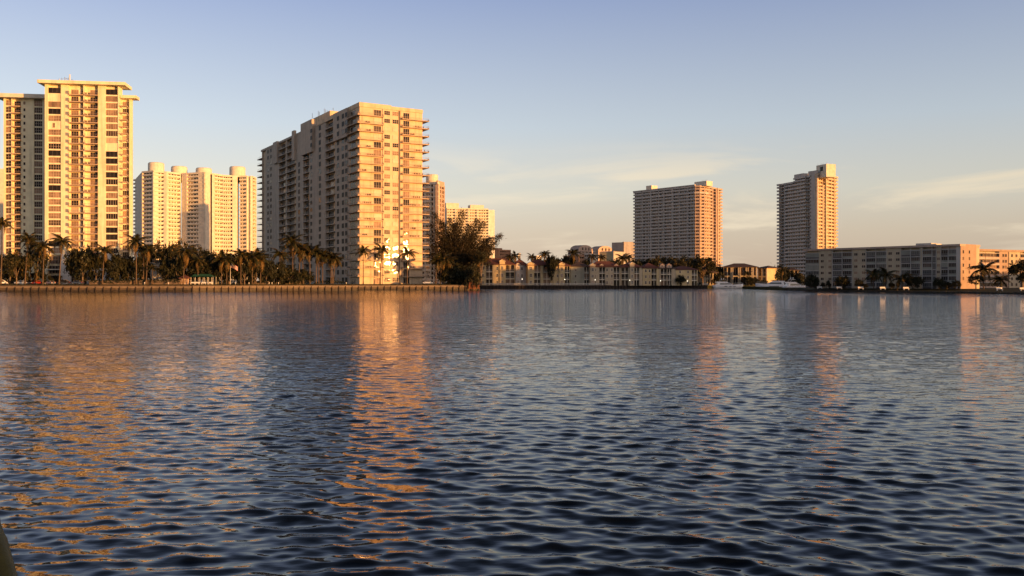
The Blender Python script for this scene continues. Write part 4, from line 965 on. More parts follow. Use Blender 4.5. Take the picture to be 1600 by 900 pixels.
UND = [(4,362,424),(14,364,420),(24,363,424),(36,365,421),(48,364,425),(62,364,422),(74,363,428),(90,366,430),(174,364,420),(188,366,417),(200,368,415),(212,369,418),(228,372,421),(268,380,418),(284,378,414),(300,380,412),(316,378,416),(332,380,411),(346,379,414),(360,380,409),(374,381,412),(388,380,409),(402,382,413),(414,384,416),(424,388,412),(440,389,415),(456,390,418),(470,391,424),(150,366,424),(136,366,424)]
ORDW = ('first','second','third','fourth','fifth','sixth','seventh','eighth','ninth','tenth','eleventh','twelfth','thirteenth','fourteenth','fifteenth','sixteenth','seventeenth','eighteenth','nineteenth','twentieth','twenty-first','twenty-second','twenty-third','twenty-fourth','twenty-fifth','twenty-sixth','twenty-seventh','twenty-eighth','twenty-ninth','thirtieth')
for k,(px,d,t) in enumerate(sorted(UND)):
    tree('%s from the left of the dark understory shrubs behind the left shore palms' % ORDW[k], px, d, t, 17, pyb=443, group='understory shrubs on the left shore', kind='s', trunk=False, name='shrub', cat='shrub')
def hedge(label, px0, px1, d, pyt, base=LB, depth=2.6, seed=1, round_=False):
    d = inland(max(px0,px1), d, 5); a, b_ = W(px0,d), W(px1,d); L = (b_-a).length; h = CH+(HY-pyt)/KF*d-base; r = np.random.default_rng(seed); V = []; F = []
    k = 0
    for i in range(int(L*60)):
        x = r.uniform(0,L); e = math.sin(math.pi*min(1,max(0,x/L)))**.5 if round_ else 1
        y = r.uniform(0,depth); z = h*e*r.uniform(.05,1)**.6
        if r.random() < .4: y = r.uniform(-.1,.15)
        q = np.array([x,y,z]); n = r.normal(size=3); n[1] -= .8; n /= np.linalg.norm(n); t = np.cross(n, r.normal(size=3)); t /= np.linalg.norm(t); bt = np.cross(n,t); s = r.uniform(.25,.5)
        V += [q-t*s*.5, q+bt*s*.35, q+t*s*.5, q-bt*s*.35]; F.append((k,k+1,k+2,k+3)); k += 4
    me = bpy.data.meshes.new('foliage'); me.from_pydata([tuple(v) for v in V], [], F); me.materials.append(M['hedge_leaf']); me.update()
    th = thing('hedge', label, 'hedge', (a.x,a.y,base)); part(th, 'foliage', me)
    if not round_:
        b = MB(); b.box(.15,L-.15,.3,depth-.2,0,h*.82); part(th, 'branches', b.mesh('branches', M['bark']))
    return th
hedge('low clipped hedge between the round dark tree and the palms', 138, 204, 352, 437.3, seed=2)
hedge('dark clipped hedge in front of the white clubhouse', 206, 281, 350, 436.3, seed=3)
hedge('dark hedge behind the lawn right of the flag', 370, 420, 357, 438.5, seed=4)
hedge('low mounded hedge under the row of orange trunked palms', 490, 542, 386, 438.0, seed=5, round_=True)
hedge('short dark hedge between the shaded tower wall and the lit end', 420, 470, 378, 439.5, seed=6)
# the tall wispy she-oak at the water's edge
def casuarina():
    d = 440; p = W(712, d); base = 2.0; r = np.random.default_rng(5)
    th = thing('she_oak_tree', 'tall wispy needle leaved tree leaning right beside the sunlit end wall', 'tree', (p.x,p.y,base))
    o = np.array([p.x,p.y,base]); V = []; F = []; MI = []; k = 0
    tips = [(679,334,-3),(691,348,2),(703,343,-1),(709,352,3),(722,330,0),(716,348,-4),(734,352,3),(747,344,-1),(756,348,1),(741,366,-3),(765,372,2),(783,367,0),(770,388,-2),(668,366,1),(762,395,3),(673,350,3),(674,384,-3),(748,400,-4),(695,372,-5),(728,374,-5),(752,372,-3),(712,366,-6),(684,362,-5),(776,379,-2),(666,392,0),(735,392,-6),(700,395,-6)]
    rt = random.Random(8)
    for _ in range(16):
        a = rt.uniform(672,770); tips.append((a, 372+abs(a-716)*.35+rt.uniform(-14,26), rt.uniform(-8,6)))
    for ti,(px,py,dy) in enumerate(tips):
        q = W(px, d+dy, py); tip = np.array([q.x,q.y,q.z]); tip = tip-o
        rootx = (px-712)*.03; root = np.array([rootx, dy*.1, r.uniform(0,1.0)])
        mid = root*.45+tip*.55+np.array([-(tip[0]-root[0])*.22, dy*.2, (tip[2]-root[2])*.02])
        pts = [root, mid*.5+root*.5+np.array([0,0,.4]), mid, tip]
        b = MB(); b.tube([tuple(x) for x in pts], [.36,.26,.16,.03], 5); part(th, 'limb', b.mesh('limb', M['bark'], True))
        L = np.linalg.norm(tip-root); n = int(2600 if ti < 12 else 1500)
        for i in range(n):
            t = 1-r.uniform(0,1)**1.05*.80; a = t*3; j = min(2,int(a)); c = pts[j]+(pts[j+1]-pts[j])*(a-j)
            wid = (.58+1.0*(1-t)**.7*2.5)*min(1.3,L/18)
            off = r.normal(size=3)*wid*np.array([1,1,.7]); q = c+off
            if q[2] < .5: continue
            dr = (tip-root)/L*.5+off/ (np.linalg.norm(off)+.01)*.55+np.array([0,0,-.1])+r.normal(size=3)*.5; dr /= np.linalg.norm(dr)
            l = r.uniform(.7,1.7); s = np.cross(dr, r.normal(size=3)); s /= np.linalg.norm(s); s *= r.uniform(.07,.17)
            V += [q-dr*l*.4-s*.4, q-s, q+dr*l*.6, q+s]; F.append((k,k+1,k+2,k+3)); k += 4; MI.append(int(r.choice(3,p=(.62,.2,.18))))
    me = bpy.data.meshes.new('foliage'); me.from_pydata([tuple(v) for v in V], [], F)
    for m in ('needle','needle_light','leaf_dark'): me.materials.append(M[m])
    me.polygons.foreach_set('material_index', MI); me.update(); part(th, 'foliage', me)
casuarina()
for lab,px,d,t,w,b_,k in (('broad dark shrub mass under the wispy tree, left',703,404,418,36,444,'n'),('broad dark shrub mass under the wispy tree, middle',722,404,412,40,444,'n'),('broad dark shrub under the wispy tree, right end',738,406,414,26,444,'n'),('leafy shrub at the water beside the brown gate',718,402,425,30,445,'n'),('olive shrub below the right tip of the wispy tree',752,425,392,26,412,'o')):
    tree(lab, px, d, t, w, pyb=b_, group='shrubs under the wispy tree', kind=k, base=1.9, name='shrub', cat='shrub')
# trees and palms behind and between the townhouses
g2 = 'palms rising behind the townhouse roofs'
for lab,px,d,t,c in (('dark palm head over the widest red roof, left of the tiny white tower',797,520,397,1.25),('round palm head directly left of the tiny bright white tower',805,522,394.5,1.5),('dark palm head over the narrow gable',831,522,397,1.3),('tall palm head left of the thin tall tree',851,522,391.5,1.55),
        ('tall fan of palm leaves left of the two arched towers',896,521,389.5,1.7),('palm head between the two arched towers, lower',925,522,396.5,1.4),('palm head before the right arched tower',939,522,397.5,1.25),('large palm head before the yellow office wall',973,522,396.5,1.9),('palm head touching the narrow pink tower',982,524,397,1.3)):
    palm(lab, px, d, t, base=1.9, crown=c*.8, nf=16, old=2, group=g2)
g3 = 'trees behind the townhouse roofs'
for i,(lab,px,d,t,w,k) in enumerate((('dark tree over the narrow grey recess',797,530,402,18,'n'),('low dark tree behind the single gable roof',840,535,402,30,'n'),('dark tree behind the thin tall tree',858,532,400,22,'n'),('dark tree behind the yellow townhouse roof',876,535,402,26,'n'),('dark tree left of the tall fan palm',888,533,398,20,'n'),
        ('dark tree below the left arched tower',915,535,405,20,'n'),('broad tree below the yellow office wall',960,536,404,24,'n'),('low tree at the foot of the narrow pink tower',990,538,405,24,'n'),('dark tree at the left foot of the wide grey tower',1003,545,404,28,'n'),('olive tree before the left foot of the wide grey tower',1020,540,402,34,'o'),
        ('long black tree before the middle of the wide grey tower',1040,560,401,36,'n'),('black tree before the wide grey tower, right of middle',1066,560,401,36,'n'),('brownish tree behind the glowing dormers',1060,540,406,30,'o'),('black tree before the rounded corner',1083,560,403,28,'n'),
        ('bright olive tree left of the small dark villa',1098,540,401,40,'o'),('olive tree over the small dark villa roof',1112,552,410,18,'o'),('dark tree between the two villas',1123,558,414,18,'n'))):
    tree(lab, px, d, t, w, pyb=t+26, group=g3, kind=k, base=1.9)
tree('thin tall dark tree standing in front of the townhouse row', 861, 492, 396, 14, pyb=433, base=1.75, kind='n')
tree('narrow dark tree crown above the thin tall one', 864, 493, 400, 18, pyb=420, base=1.75, kind='n')
tree('round dark bush tree before the townhouse with glowing dormers', 1061, 508, 428, 20, pyb=443, base=1.75, kind='n')
tree('small dark bush hanging over the sea wall end', 1094, 509, 441, 7, pyb=449, base=1.2, kind='s', trunk=False, name='bush', cat='bush')
for lab,px,d,t,w,k in (('black tree between the villa wing and the slim tower, left',1205,562,419,26,'n'),('black tree between the villa wing and the slim tower, middle',1218,566,414,26,'n'),('black tree at the foot of the slim tower, right',1232,570,420,20,'n'),('dark bush behind the small yellow house',1250,565,425,18,'n'),
        ('dark garden tree between the small villa and the left yacht',1123,541,425,16,'n'),('garden shrub in front of the villa columns',1170,543,432,14,'n'),('garden shrub right of the villa columns',1180,544,434,14,'n'),('dark shrub under the villa side wing',1192,545,437,14,'n'),('dark tree above the third yacht',1244,420,433,16,'n')):
    tree(lab, px, d, t, w, pyb=446, group='dark trees round the yacht basin', kind=k, base=1.6)
palm('thin villa garden palm right of the columns', 1168, 545, 424, base=1.7, crown=.9, group=g2); palm('thin palm with pale fronds beside the slim tower', 1222, 558, 418, base=1.7, crown=1.0, group=g2)
# right bank planting
g4 = 'trees along the right lawn'
for lab,px,d,t,w,b_,k in (('round dark tree at the left end of the low apartments',1268.5,352,427,20,448,'n'),('small dark bush before the first sand wall',1286,348,441,8,450,'n'),('narrow dark bush right of the first sand wall',1294,346,438,8,450,'n'),('dark tree before the second pair of screened bays',1316,340,430,22,450,'n'),
        ('small reddish tree before the second sand wall',1342,336,436,12,448,'o'),('low bush right of the small reddish tree',1352,334,443,8,450,'n'),('round bush before the third sand wall',1393,326,441,9,450,'n'),('wide dark tree over the porch',1428,318,430,26,446,'n'),
        ('dark pointed bush left of the curved bays',1467,312,434,16,450,'n'),('dark bush before the curved bays',1480,312,440,14,450,'n'),('square dark bush touching the sunlit end wall',1494,308,437,12,450,'n')):
    tree(lab, px, d, t, w, pyb=b_, base=1.2, group=g4, kind=k)
for lab,px,d,t,c in (('dark palm before the fourth pair of bays, left',1365,326,423,.95),('dark palm before the fourth pair of bays, right',1384,324,423,1.0),('dark palm left of the porch, wide head',1409,320,427,1.1),('palm behind the clipped ball tree',1537,306,412,1.15),('small palm at the middle of the lower wing',1563,302,431,.8)):
    palm(lab, px, d, t, base=1.2, crown=c, nf=14, old=1, group=g4)
def ball_tree():
    d = 300; p = W(1525,d); me = crown_mesh(31, 2.55, 2.55, 2.3, 60, 46, .34, wts=(.7,.25,.05)); th = thing('topiary_tree', 'clipped ball shaped tree at the corner of the sunlit end wall', 'tree', (p.x,p.y,1.2))
    part(th, 'crown', me, (0,0,2.9)); b = MB(); b.tube([(0,0,0),(0,.03,1.5),(0,0,3)], [.2,.15,.1], 7); part(th, 'trunk', b.mesh('trunk', M['bark'], True))
ball_tree()
def right_big_tree():
    d = 292; p = W(1597,d); th = thing('broadleaf_tree', 'big dark spreading tree cut by the right edge of the frame', 'tree', (p.x,p.y,1.2))
    part(th, 'crown', CROWN[0], (0,0,6.0), scale=(.78,.78,.98)); part(th, 'crown', CROWN[2], (-3.0,-.5,6.4), 1.0, scale=(.36,.36,.5)); part(th, 'crown', CROWN[1], (.3,-.6,3.3), 2.2, scale=(.42,.42,.5))
    b = MB(); b.tube([(0,0,-.1),(.1,0,2.2),(-.1,.1,5)], [.55,.42,.3], 8)
    for a in range(5): b.tube([(0,0,2+a*.3),(1.6*math.cos(a*1.3),1.4*math.sin(a*1.3),4.2+.3*a),(3*math.cos(a*1.3),2.6*math.sin(a*1.3),6.6)], [.25,.16,.05], 6)
    part(th, 'trunk', b.mesh('trunk', M['bark'], True))
right_big_tree()
# ------------------------------------------------------------------ boats
def loft(b, sections, mi=0, close_top=True):
    """sections: list of (x, [(y,z)...]) half profiles from keel to sheer, mirrored"""
    n = len(sections[0][1]); rings = []
    for x, pr in sections: rings.append([(x,-y,z) for y,z in reversed(pr)] + [(x,y,z) for y,z in pr])
    P = [q for r in rings for q in r]; m = 2*n; F = []
    for i in range(len(rings)-1):
        for k in range(m-1): F.append((i*m+k, i*m+k+1, (i+1)*m+k+1, (i+1)*m+k))
        if close_top: F.append((i*m+m-1, i*m, (i+1)*m, (i+1)*m+m-1))
    F.append(tuple(range(m-1,-1,-1))); F.append(tuple((len(rings)-1)*m+k for k in range(m)))
    b.pts(P, F, mi)
def hull_mesh(L, beam, fb, style):
    b = MB(); S = []
    for i in range(15):
        t = i/14; x = L*t; w = beam/2*(1 if t < .5 else math.sqrt(max(0,1-((t-.5)/.5)**2.2)))*(.92+.08*min(1,t*4)); w = max(w,.04)
        sh = fb*(1+.35*t**2) if style else fb*(1.05-.10*math.sin(t*3)+.38*t**2.2); xs = x+(.0 if t < .6 else (t-.6)*1.5)
        keel = -.5+ (0 if t < .8 else (t-.8)*4.0*.9)
        S.append((xs, [(.02,keel),(w*.62,keel+.25),(w*.86,.25+max(0,keel+.5)*.8),(w,sh)]))
    loft(b, S); return b.mesh('hull', M['gelcoat'], True)
def slab_house(L0, L1, w0, w1, z0, z1, rake0, rake1, taper=.88):
    b = MB(); P = [(L0,-w0,z0),(L1,-w1,z0),(L1,w1,z0),(L0,w0,z0),(L0+rake0,-w0*taper,z1),(L1-rake1,-w1*taper,z1),(L1-rake1,w1*taper,z1),(L0+rake0,w0*taper,z1)]
    b.pts(P, [(0,3,2,1),(4,5,6,7),(0,1,5,4),(1,2,6,5),(2,3,7,6),(3,0,4,7)]); return b
def yacht(label, loc, rz, L, beam, fb, style):
    th = thing('motor_yacht', label, 'yacht', loc, rz, 'white motor yachts in the basin'); bw = beam/2
    part(th, 'hull', hull_mesh(L, beam, fb, style))
    part(th, 'cabin', slab_house(L*.12, L*.70, bw*.86, bw*.5, fb*1.0, fb+1.35, .3, L*.15).mesh('cabin', M['gelcoat']))
    for s in (-1,1):                               # the long dark window band follows the tapering cabin side
        b = MB(); y0, y1 = bw*.86, bw*.5; xa, xb = L*.2, L*.62; f = lambda x: y0+(y1-y0)*(x-L*.12)/(L*.58)
        q = [(xa,s*(f(xa)*.98+.02),fb+.35),(xb,s*(f(xb)*.98+.02),fb+.42),(xb-L*.06,s*(f(xb)*.93+.04),fb+1.0),(xa+.4,s*(f(xa)*.92+.02),fb+1.12)]
        b.pts(q+[(x,y+s*.04,z) for x,y,z in q], [(4,5,6,7),(7,6,5,4),(0,1,5,4),(2,3,7,6),(1,2,6,5),(3,0,4,7)]); part(th, 'cabin_window', b.mesh('cabin_window', M['boat_glass']))
        b = MB(); hx = ((.36,.45),(.52,.60),(.66,.74)) if style == 0 else ((.3,.62),)
        for xa, xb in hx: b.box(L*xa,L*xb,s*bw*.93-.05 if s > 0 else -bw*.985,s*bw*.985 if s > 0 else -bw*.93+.05,fb*.52,fb*.52+(.32 if style == 0 else .28))
        part(th, 'hull_window', b.mesh('hull_window', M['boat_glass']))
    b = MB(); b.pts([(L*.545,-bw*.5,fb+1.32),(L*.66,-bw*.42,fb+.6),(L*.66,bw*.42,fb+.6),(L*.545,bw*.5,fb+1.32)], [(0,1,2,3),(3,2,1,0)]); part(th, 'windscreen', b.mesh('windscreen', M['boat_glass']))
    part(th, 'flybridge', slab_house(L*.10, L*.52, bw*.8, bw*.55, fb+1.36, fb+2.0, .1, 1.2, .95).mesh('flybridge', M['gelcoat']))
    if style == 0:
        b = MB()
        for s in (-1,1): b.tube([(L*.22,s*bw*.7,fb+1.9),(L*.27,s*bw*.6,fb+3.0),(L*.33,s*bw*.5,fb+3.05)], .08, 5)
        b.box(L*.24,L*.42,-bw*.62,bw*.62,fb+3.0,fb+3.12); part(th, 'hardtop', b.mesh('hardtop', M['gelcoat']))
        for z, r in ((3.1,.32),(3.1,.22)):
            b = MB(); b.lathe([(.05,0),(.1,.25),(r,.45),(r*.9,.8),(r*.4,1.0)], 12); part(th, 'radome', b.mesh('radome', M['gelcoat'], True), (L*.29 if r > .3 else L*.36, .3 if r > .3 else -.4, fb+z))
        b = MB(); b.tube([(0,0,0),(-.5,0,2.4)], .04, 5); part(th, 'antenna', b.mesh('antenna', M['steel']), (L*.3,0,fb+3.1))
    else:
        part(th, 'awning', slab_house(L*.30, L*.56, bw*.6, bw*.5, fb+2.0, fb+2.35, .4, 1.2).mesh('awning', M['canvas_dark']))
    b = MB()
    for s in (-1,1):
        pts = [(L*t, s*bw*.95*math.sqrt(max(.02,1-((t-.5)/.5)**2.2)), fb*(1+.37*t*t)+.75) for t in (.62,.7,.78,.86,.93,.99)]
        b.tube(pts, .03, 4)
        for x,y,z in pts: b.tube([(x,y,z-.8),(x,y,z)], .025, 4)
    part(th, 'bow_rail', b.mesh('bow_rail', M['steel']))
    b = MB(); b.box(-.9,.1,-bw*.85,bw*.85,.2,.32); part(th, 'swim_platform', b.mesh('swim_platform', M['teak']))
    return th
def boats():
    p = W(1114,512); yacht('white flybridge yacht with its bow to the right, below the large villa', (p.x,p.y,.05), R(2), 17.0, 4.8, 1.9, 0)
    p = W(1231,478); yacht('white low sleek yacht with its bow to the left, right of the dock', (p.x,p.y+1.5,.05), R(178), 16.2, 4.8, 2.3, 1)
    p = W(1238,402); yacht('white yacht half hidden behind the low apartments', (p.x-2.5,p.y+5,.05), R(8), 12.5, 4.0, 1.7, 0)
boats()
def dock(label, px0, px1, d, z=1.0):
    f = fr2(W(px0,d), W(px1,d)); th = thing('dock', label, 'dock', f.w(0,0,0)); n = max(3, int(f.L/.9))
    for i in range(n): w = f.L/n; pbox(th, 'plank', f, i*w+.02, (i+1)*w-.02, 0, 2.2, z, z+.1, M['timber'])
    for i in range(int(f.L/3)+1):
        for y in (.1,2.1): put(th, 'pile', CACHE['pile'], f, min(i*3,f.L-.1), y, z-1.2)
dock('dark timber dock between the two larger yachts', 1163, 1183, 506, .9); dock('timber dock at the tip of the right bank', 1231, 1246, 386, .75)
dock('short timber dock in front of the large villa', 1186, 1232, 520, .9)
def mooring_posts():
    b = MB(); b.lathe([(.16,-1.5),(.15,4.6),(.04,5.0)], 8); me = b.mesh('mooring_post', M['pile_wood'])
    for k,(px,d,lab) in enumerate(((1229,474,'mooring post at the stern of the low sleek yacht'),(1233,470,'mooring post between the low sleek yacht and the half hidden one'),(1165,509,'mooring post at the bow of the flybridge yacht'),(1180,492,'mooring post at the bow of the low sleek yacht'))):
        p = W(px,d); solo('mooring_post', me, lab, 'post', (p.x,p.y,0), 0, 'mooring posts by the yachts')
mooring_posts()
# ------------------------------------------------------------------ cars in the waterside car park
def car_meshes(paint, kind):
    L, Wd, H = (4.6,1.8,1.45) if kind == 0 else (4.8,1.9,1.75)
    body = [(0,.32),(.05,.75),(.35,.86),(1.15,.93),(L-1.0,.95),(L-.12,.88),(L,.6),(L,.3)]
    b = MB()
    def prof(P, w0, w1f, m):
        n = len(P); A = [(x,-w0*w1f(z),z) for x,z in P]; B = [(x,w0*w1f(z),z) for x,z in P]
        b.pts(A+B, [tuple(range(n)), tuple(range(2*n-1,n-1,-1))]+[(i+1,i,n+i,n+i+1) for i in range(n-1)]+[(0,n-1,2*n-1,n)], m)
    prof(body, Wd/2, lambda z: 1-.06*max(0,z-.5), 0)
    roof = [(1.05,.92),(1.75,H-.06),(2.1,H),(L-1.5,H-.02),(L-.75 if kind == 0 else L-.35,.94)]
    prof(roof, Wd/2*.93, lambda z: 1-.22*max(0,z-.9), 0)
    bm_ = b.mesh('body', M[paint]); g = MB()
    for s in (-1,1):
        y = s*(Wd/2*.93*.985); q = [(1.3,y*1.02,.96),(1.82,y*.925,H-.13),(L-1.55,y*.925,H-.13),(L-1.0,y*1.02,.96)]
        g.pts(q+[(x,yy+s*.02,z) for x,yy,z in q], [(4,5,6,7),(7,6,5,4),(0,1,5,4),(1,2,6,5),(2,3,7,6),(3,0,4,7)])
    g.pts([(1.08,-.72,.97),(1.72,-.64,H-.1),(1.72,.64,H-.1),(1.08,.72,.97)], [(0,1,2,3),(3,2,1,0)])
    xr = L-.78 if kind == 0 else L-.36; g.pts([(xr+.02,-.7,.99),(L-1.42,-.62,H-.08),(L-1.42,.62,H-.08),(xr+.02,.7,.99)], [(0,1,2,3),(3,2,1,0)])
    return bm_, g.mesh('window', M['glass_dark']), L, Wd
def wheel_mesh():
    t = MB(); t.tube([(0,-.1,0),(0,.1,0)], .33, 16); r = MB(); r.tube([(0,-.105,0),(0,.105,0)], .19, 10); return t.mesh('tyre', M['black_rubber']), r.mesh('rim', M['steel'])
TY, RI = wheel_mesh()
def car(label, px, d, paint, kind, rz, base=LB+.07):
    bm_, g, L, Wd = car_meshes(paint, kind); d = inland(px,d,9); p = W(px,d); th = thing('parked_car', label, 'car', (p.x,p.y,base), rz, 'cars parked below the leftmost tower')
    part(th, 'body', bm_, (-L/2,0,0)); part(th, 'window', g, (-L/2,0,0))
    for x in (.85, L-.9):
        for s in (-1,1): o = part(th, 'wheel', TY, (x-L/2, s*(Wd/2-.1), .33)); part(o, 'rim', RI)
    hb = MB(); hb.box(-.02,.1,-.18,.18,-.07,.07); hm = hb.mesh('headlight', M['head_glass']); tm = MB(); tm.box(-.1,.02,-.2,.2,-.08,.08); tmm = tm.mesh('tail_light', M['tail_red'])
    for s in (-1,1): part(th, 'headlight', hm, (-L/2+.0,s*Wd*.36,.68)); part(th, 'tail_light', tmm, (L/2+.01,s*Wd*.38,.78))
for a in (('white car cut by the left edge of the frame',2,354,'paint_white',1,R(20)),('dark car beside the white one at the left edge',13.5,356,'paint_black',0,R(75)),('silver saloon car between the first two palm trunks',33,355,'paint_silver',0,R(10)),('black car behind the twin palm trunks',49,357,'paint_black',1,R(95)),('dark red car right of the twin palm trunks',58,356,'paint_red',0,R(80)),
        ('silver car seen from the front corner left of the leaning palm',79,354,'paint_silver',0,R(-35)),('black car with a bright sunlit tail right of the leaning palm',100,354,'paint_black',1,R(5)),('dark blue car under the left side of the round dark tree',121,354,'paint_blue',0,R(-8)),('pale car parked at the right foot of the sunlit end wall',668,412,'paint_silver',0,R(15))): car(*a)
def car_park():
    b = MB(); a = W(-60,352); c = W(136,352); b.box(a.x, c.x, 351.5, 364, LB-.5, LB+.06); struct('parking_road', b.mesh('parking_road', M['asphalt']))
car_park()
# ------------------------------------------------------------------ small things on the left shore
def clubhouse():
    d = 372; f = fr2(W(233,d), W(263,d)); base = LB
    th = thing('clubhouse', 'low white clubhouse with a flat overhanging roof among palms', 'building', f.w(f.L/2,0,base)); z = f.z
    pbox(th, 'wall', f, 0, f.L*.62, .0, 7, base, z(421.5), M['stucco_white']); pbox(th, 'wall', f, f.L*.62, f.L, 2.5, 7, base, z(421.5), M['stucco_grey'])
    pbox(th, 'window_band', f, .2, f.L*.7, .3, 6.6, z(421.4), z(418.8), M['glass_dark']); pbox(th, 'roof', f, -.8, f.L+.5, -.8, 8, z(418.7), z(410.5), M['stucco_white']); pbox(th, 'roof_deck', f, .8, f.L-.8, 1.0, 7, z(409.3), z(406), M['stucco_grey'])
    pbox(th, 'roof_neck', f, 2, f.L-2, 1.6, 6.5, z(410.45), z(409.35), M['glass_dark'])
    for k in (.12,.34,.56): pbox(th, 'post', f, f.L*k, f.L*k+.25, -.02, .3, z(421.45), z(418.75), M['trim_white'])
    window(th, f, f.L*.66, 2.49, base+.1, 1.4, 2.4, 1, 1, 'dark', name='glass_door'); window(th, f, f.L*.8, 2.49, base+.9, 1.6, 1.2, 2, 1, 'dark')
clubhouse()
def pavilion():
    f = fr2(W(316,372), W(333,372)); base = LB; th = thing('pavilion', 'pale blue grey pavilion roof between the palms above the green canopy', 'building', f.w(f.L/2,0,base)); z0 = f.z(418); z1 = f.z(402)
    b = MB(); L = f.L; b.pts([(0,0,0),(L,0,0),(L,8,0),(0,8,0),(L*.45,4,z1-z0),(L*.55,4,z1-z0)], [(0,1,5,4),(1,2,5),(2,3,4,5),(3,0,4),(3,2,1,0)]); put(th, 'roof', b.mesh('roof', M['stucco_grey']), f, 0, 0, z0)
    for x in (.2, L-.5):
        for y in (.3,7.4): pbox(th, 'post', f, x, x+.3, y, y+.3, base, z0, M['stucco_pale'])
    pbox(th, 'back_wall', f, .5, L-.5, 6, 6.3, base, z0-.02, M['stucco_grey'])
pavilion()
def hut():
    f = fr2(W(280.5,355), W(293.5,355)); base = LB; th = thing('kiosk', 'small orange lit kiosk with a dark red hipped roof by the hedge', 'kiosk', f.w(f.L/2,0,base)); z0 = f.z(434.2)
    pbox(th, 'wall', f, .5, f.L-.5, .6, 2.6, base, z0, M['stucco_pink']); put(th, 'roof', hip_roof(f.L, 3.2, f.z(429.5)-z0, .3).mesh('roof', M['roof_tile']), f, 0, 0, z0); pbox(th, 'counter', f, .4, f.L-.4, .2, .6, base+.8, base+.95, M['timber']); window(th, f, .8, .59, base+1.0, f.L-1.6, 1.0, 3, 1, M['glass_curtain'])
    for x in (.05,f.L-.2): pbox(th, 'post', f, x, x+.15, .05, .2, base, z0, M['timber'])
hut()
def canopy_tent():
    f = fr2(W(298,357), W(333,357)); base = LB; th = thing('canopy', 'long green fabric canopy on pale posts over the waterside seats', 'canopy', f.w(f.L/2,0,base)); z0 = f.z(432.2); z1 = f.z(428); L = f.L
    b = MB(); b.pts([(0,0,0),(L,0,0),(L,4,0),(0,4,0),(.8,2,z1-z0),(L-2.2,2,z1-z0)], [(0,1,5,4),(1,2,5),(2,3,4,5),(3,0,4)]); b.pts([(0,-.02,0),(L,-.02,0),(L,-.02,-.25),(0,-.02,-.25)], [(0,1,2,3),(3,2,1,0)]); put(th, 'fabric', b.mesh('fabric', M['canvas_green']), f, 0, 0, z0)
    for k in range(6):
        for y in (.1,3.8): pbox(th, 'post', f, (L-.15)*k/5, (L-.15)*k/5+.12, y, y+.12, base, z0, M['trim_white'])
    g = 'white seats under the green canopy'
    for k,(px,lab) in enumerate(((301,'white bench at the left end below the green canopy'),(308,'white bench left of middle below the green canopy'),(318,'white bench at the middle below the green canopy'),(329,'white bench at the right end below the green canopy'))): bench(px, 356.4, lab, base, g)
def bench(px, d, label, base, group, s=1.0):
    if 'bench' not in CACHE:
        CACHE['bench'] = [None]*3
        b = MB(); b.box(-.9,.9,-.25,.25,.42,.48); CACHE['bench'][0] = b.mesh('seat', M['trim_white'])
        b = MB(); b.box(-.9,.9,.24,.3,.5,.95); CACHE['bench'][1] = b.mesh('backrest', M['trim_white'])
        b = MB(); b.box(-.06,.06,-.24,.28,0,.42); CACHE['bench'][2] = b.mesh('leg', M['trim_white'])
    p = W(px,d); th = thing('bench', label, 'bench', (p.x,p.y,base), 0, group); q = CACHE['bench']
    th.scale = (s,s,s)
    part(th, 'seat', q[0]); part(th, 'backrest', q[1]); part(th, 'leg', q[2], (-.75,0,0)); part(th, 'leg', q[2], (.75,0,0))
canopy_tent()
for px,d,lab in ((1281,346,'white bench on the lawn at the left end of the low apartments'),(1311.5,336,'white bench on the lawn second from the yacht basin'),(1345,325,'white bench below the small reddish tree'),(1379.5,313,'white bench between the two dark palms'),(1416,303,'white bench on the lawn left of the porch'),(1562,276,'white bench on the lawn below the lower wing'),(1599,272,'white bench at the foot of the big tree at the right edge')):
    bench(px, d, lab, .98 if px < 1500 else 1.0, 'white benches on the right lawn', 1.05)
def flag():
    p = W(360,364.5); base = LB; zt = CH+(HY-410)/KF*364.5; th = thing('flagpole', 'tall pale flagpole between the palms on the left shore', 'flagpole', (p.x,p.y,base)); h = zt-base
    b = MB(); b.tube([(0,0,0),(0,0,h)], [.11,.06], 8); part(th, 'pole', b.mesh('pole', M['trim_white'])); b = MB(); b.lathe([(.02,0),(.14,.12),(.02,.26)], 10); part(th, 'finial', b.mesh('finial', M['frond_gold'], True), (0,0,h))
    b = MB(); L, Hh, nx, ny = 3.1, 1.75, 20, 13
    def pt(i, j):
        x = L*i/nx; z = -Hh*j/ny; return (x*.93, .16*math.sin(x*2.6+z*.5)*min(1,x), z-x*.34-.05*x*x)
    for i in range(nx):
        for j in range(ny):
            mi = 2 if (i < 8 and j < 7) else (0 if j % 2 == 0 else 1); b.pts([pt(i,j),pt(i+1,j),pt(i+1,j+1),pt(i,j+1)], [(0,1,2,3)], mi)
    for r in range(9):
        for c in range(6 if r % 2 == 0 else 5):
            i = (c+(.5 if r % 2 == 0 else 1.0))*8/6; j = (r+.7)*7/9.4; q = Vector(pt(i,j))
            for s in (-1,1):
                v = [(q.x+(.055 if k%2==0 else .024)*math.sin(k*math.pi/5), q.y+s*.012, q.z+(.055 if k%2==0 else .024)*math.cos(k*math.pi/5)) for k in range(10)]; b.pts(v, [tuple(range(10))], 1)
    o = solo('flag', b.mesh('flag', [M['flag_red'],M['flag_white'],M['flag_blue']]), 'red and white striped flag with a blue starred corner hanging from the flagpole', 'flag', (p.x+.1,p.y,zt-.25))
flag()
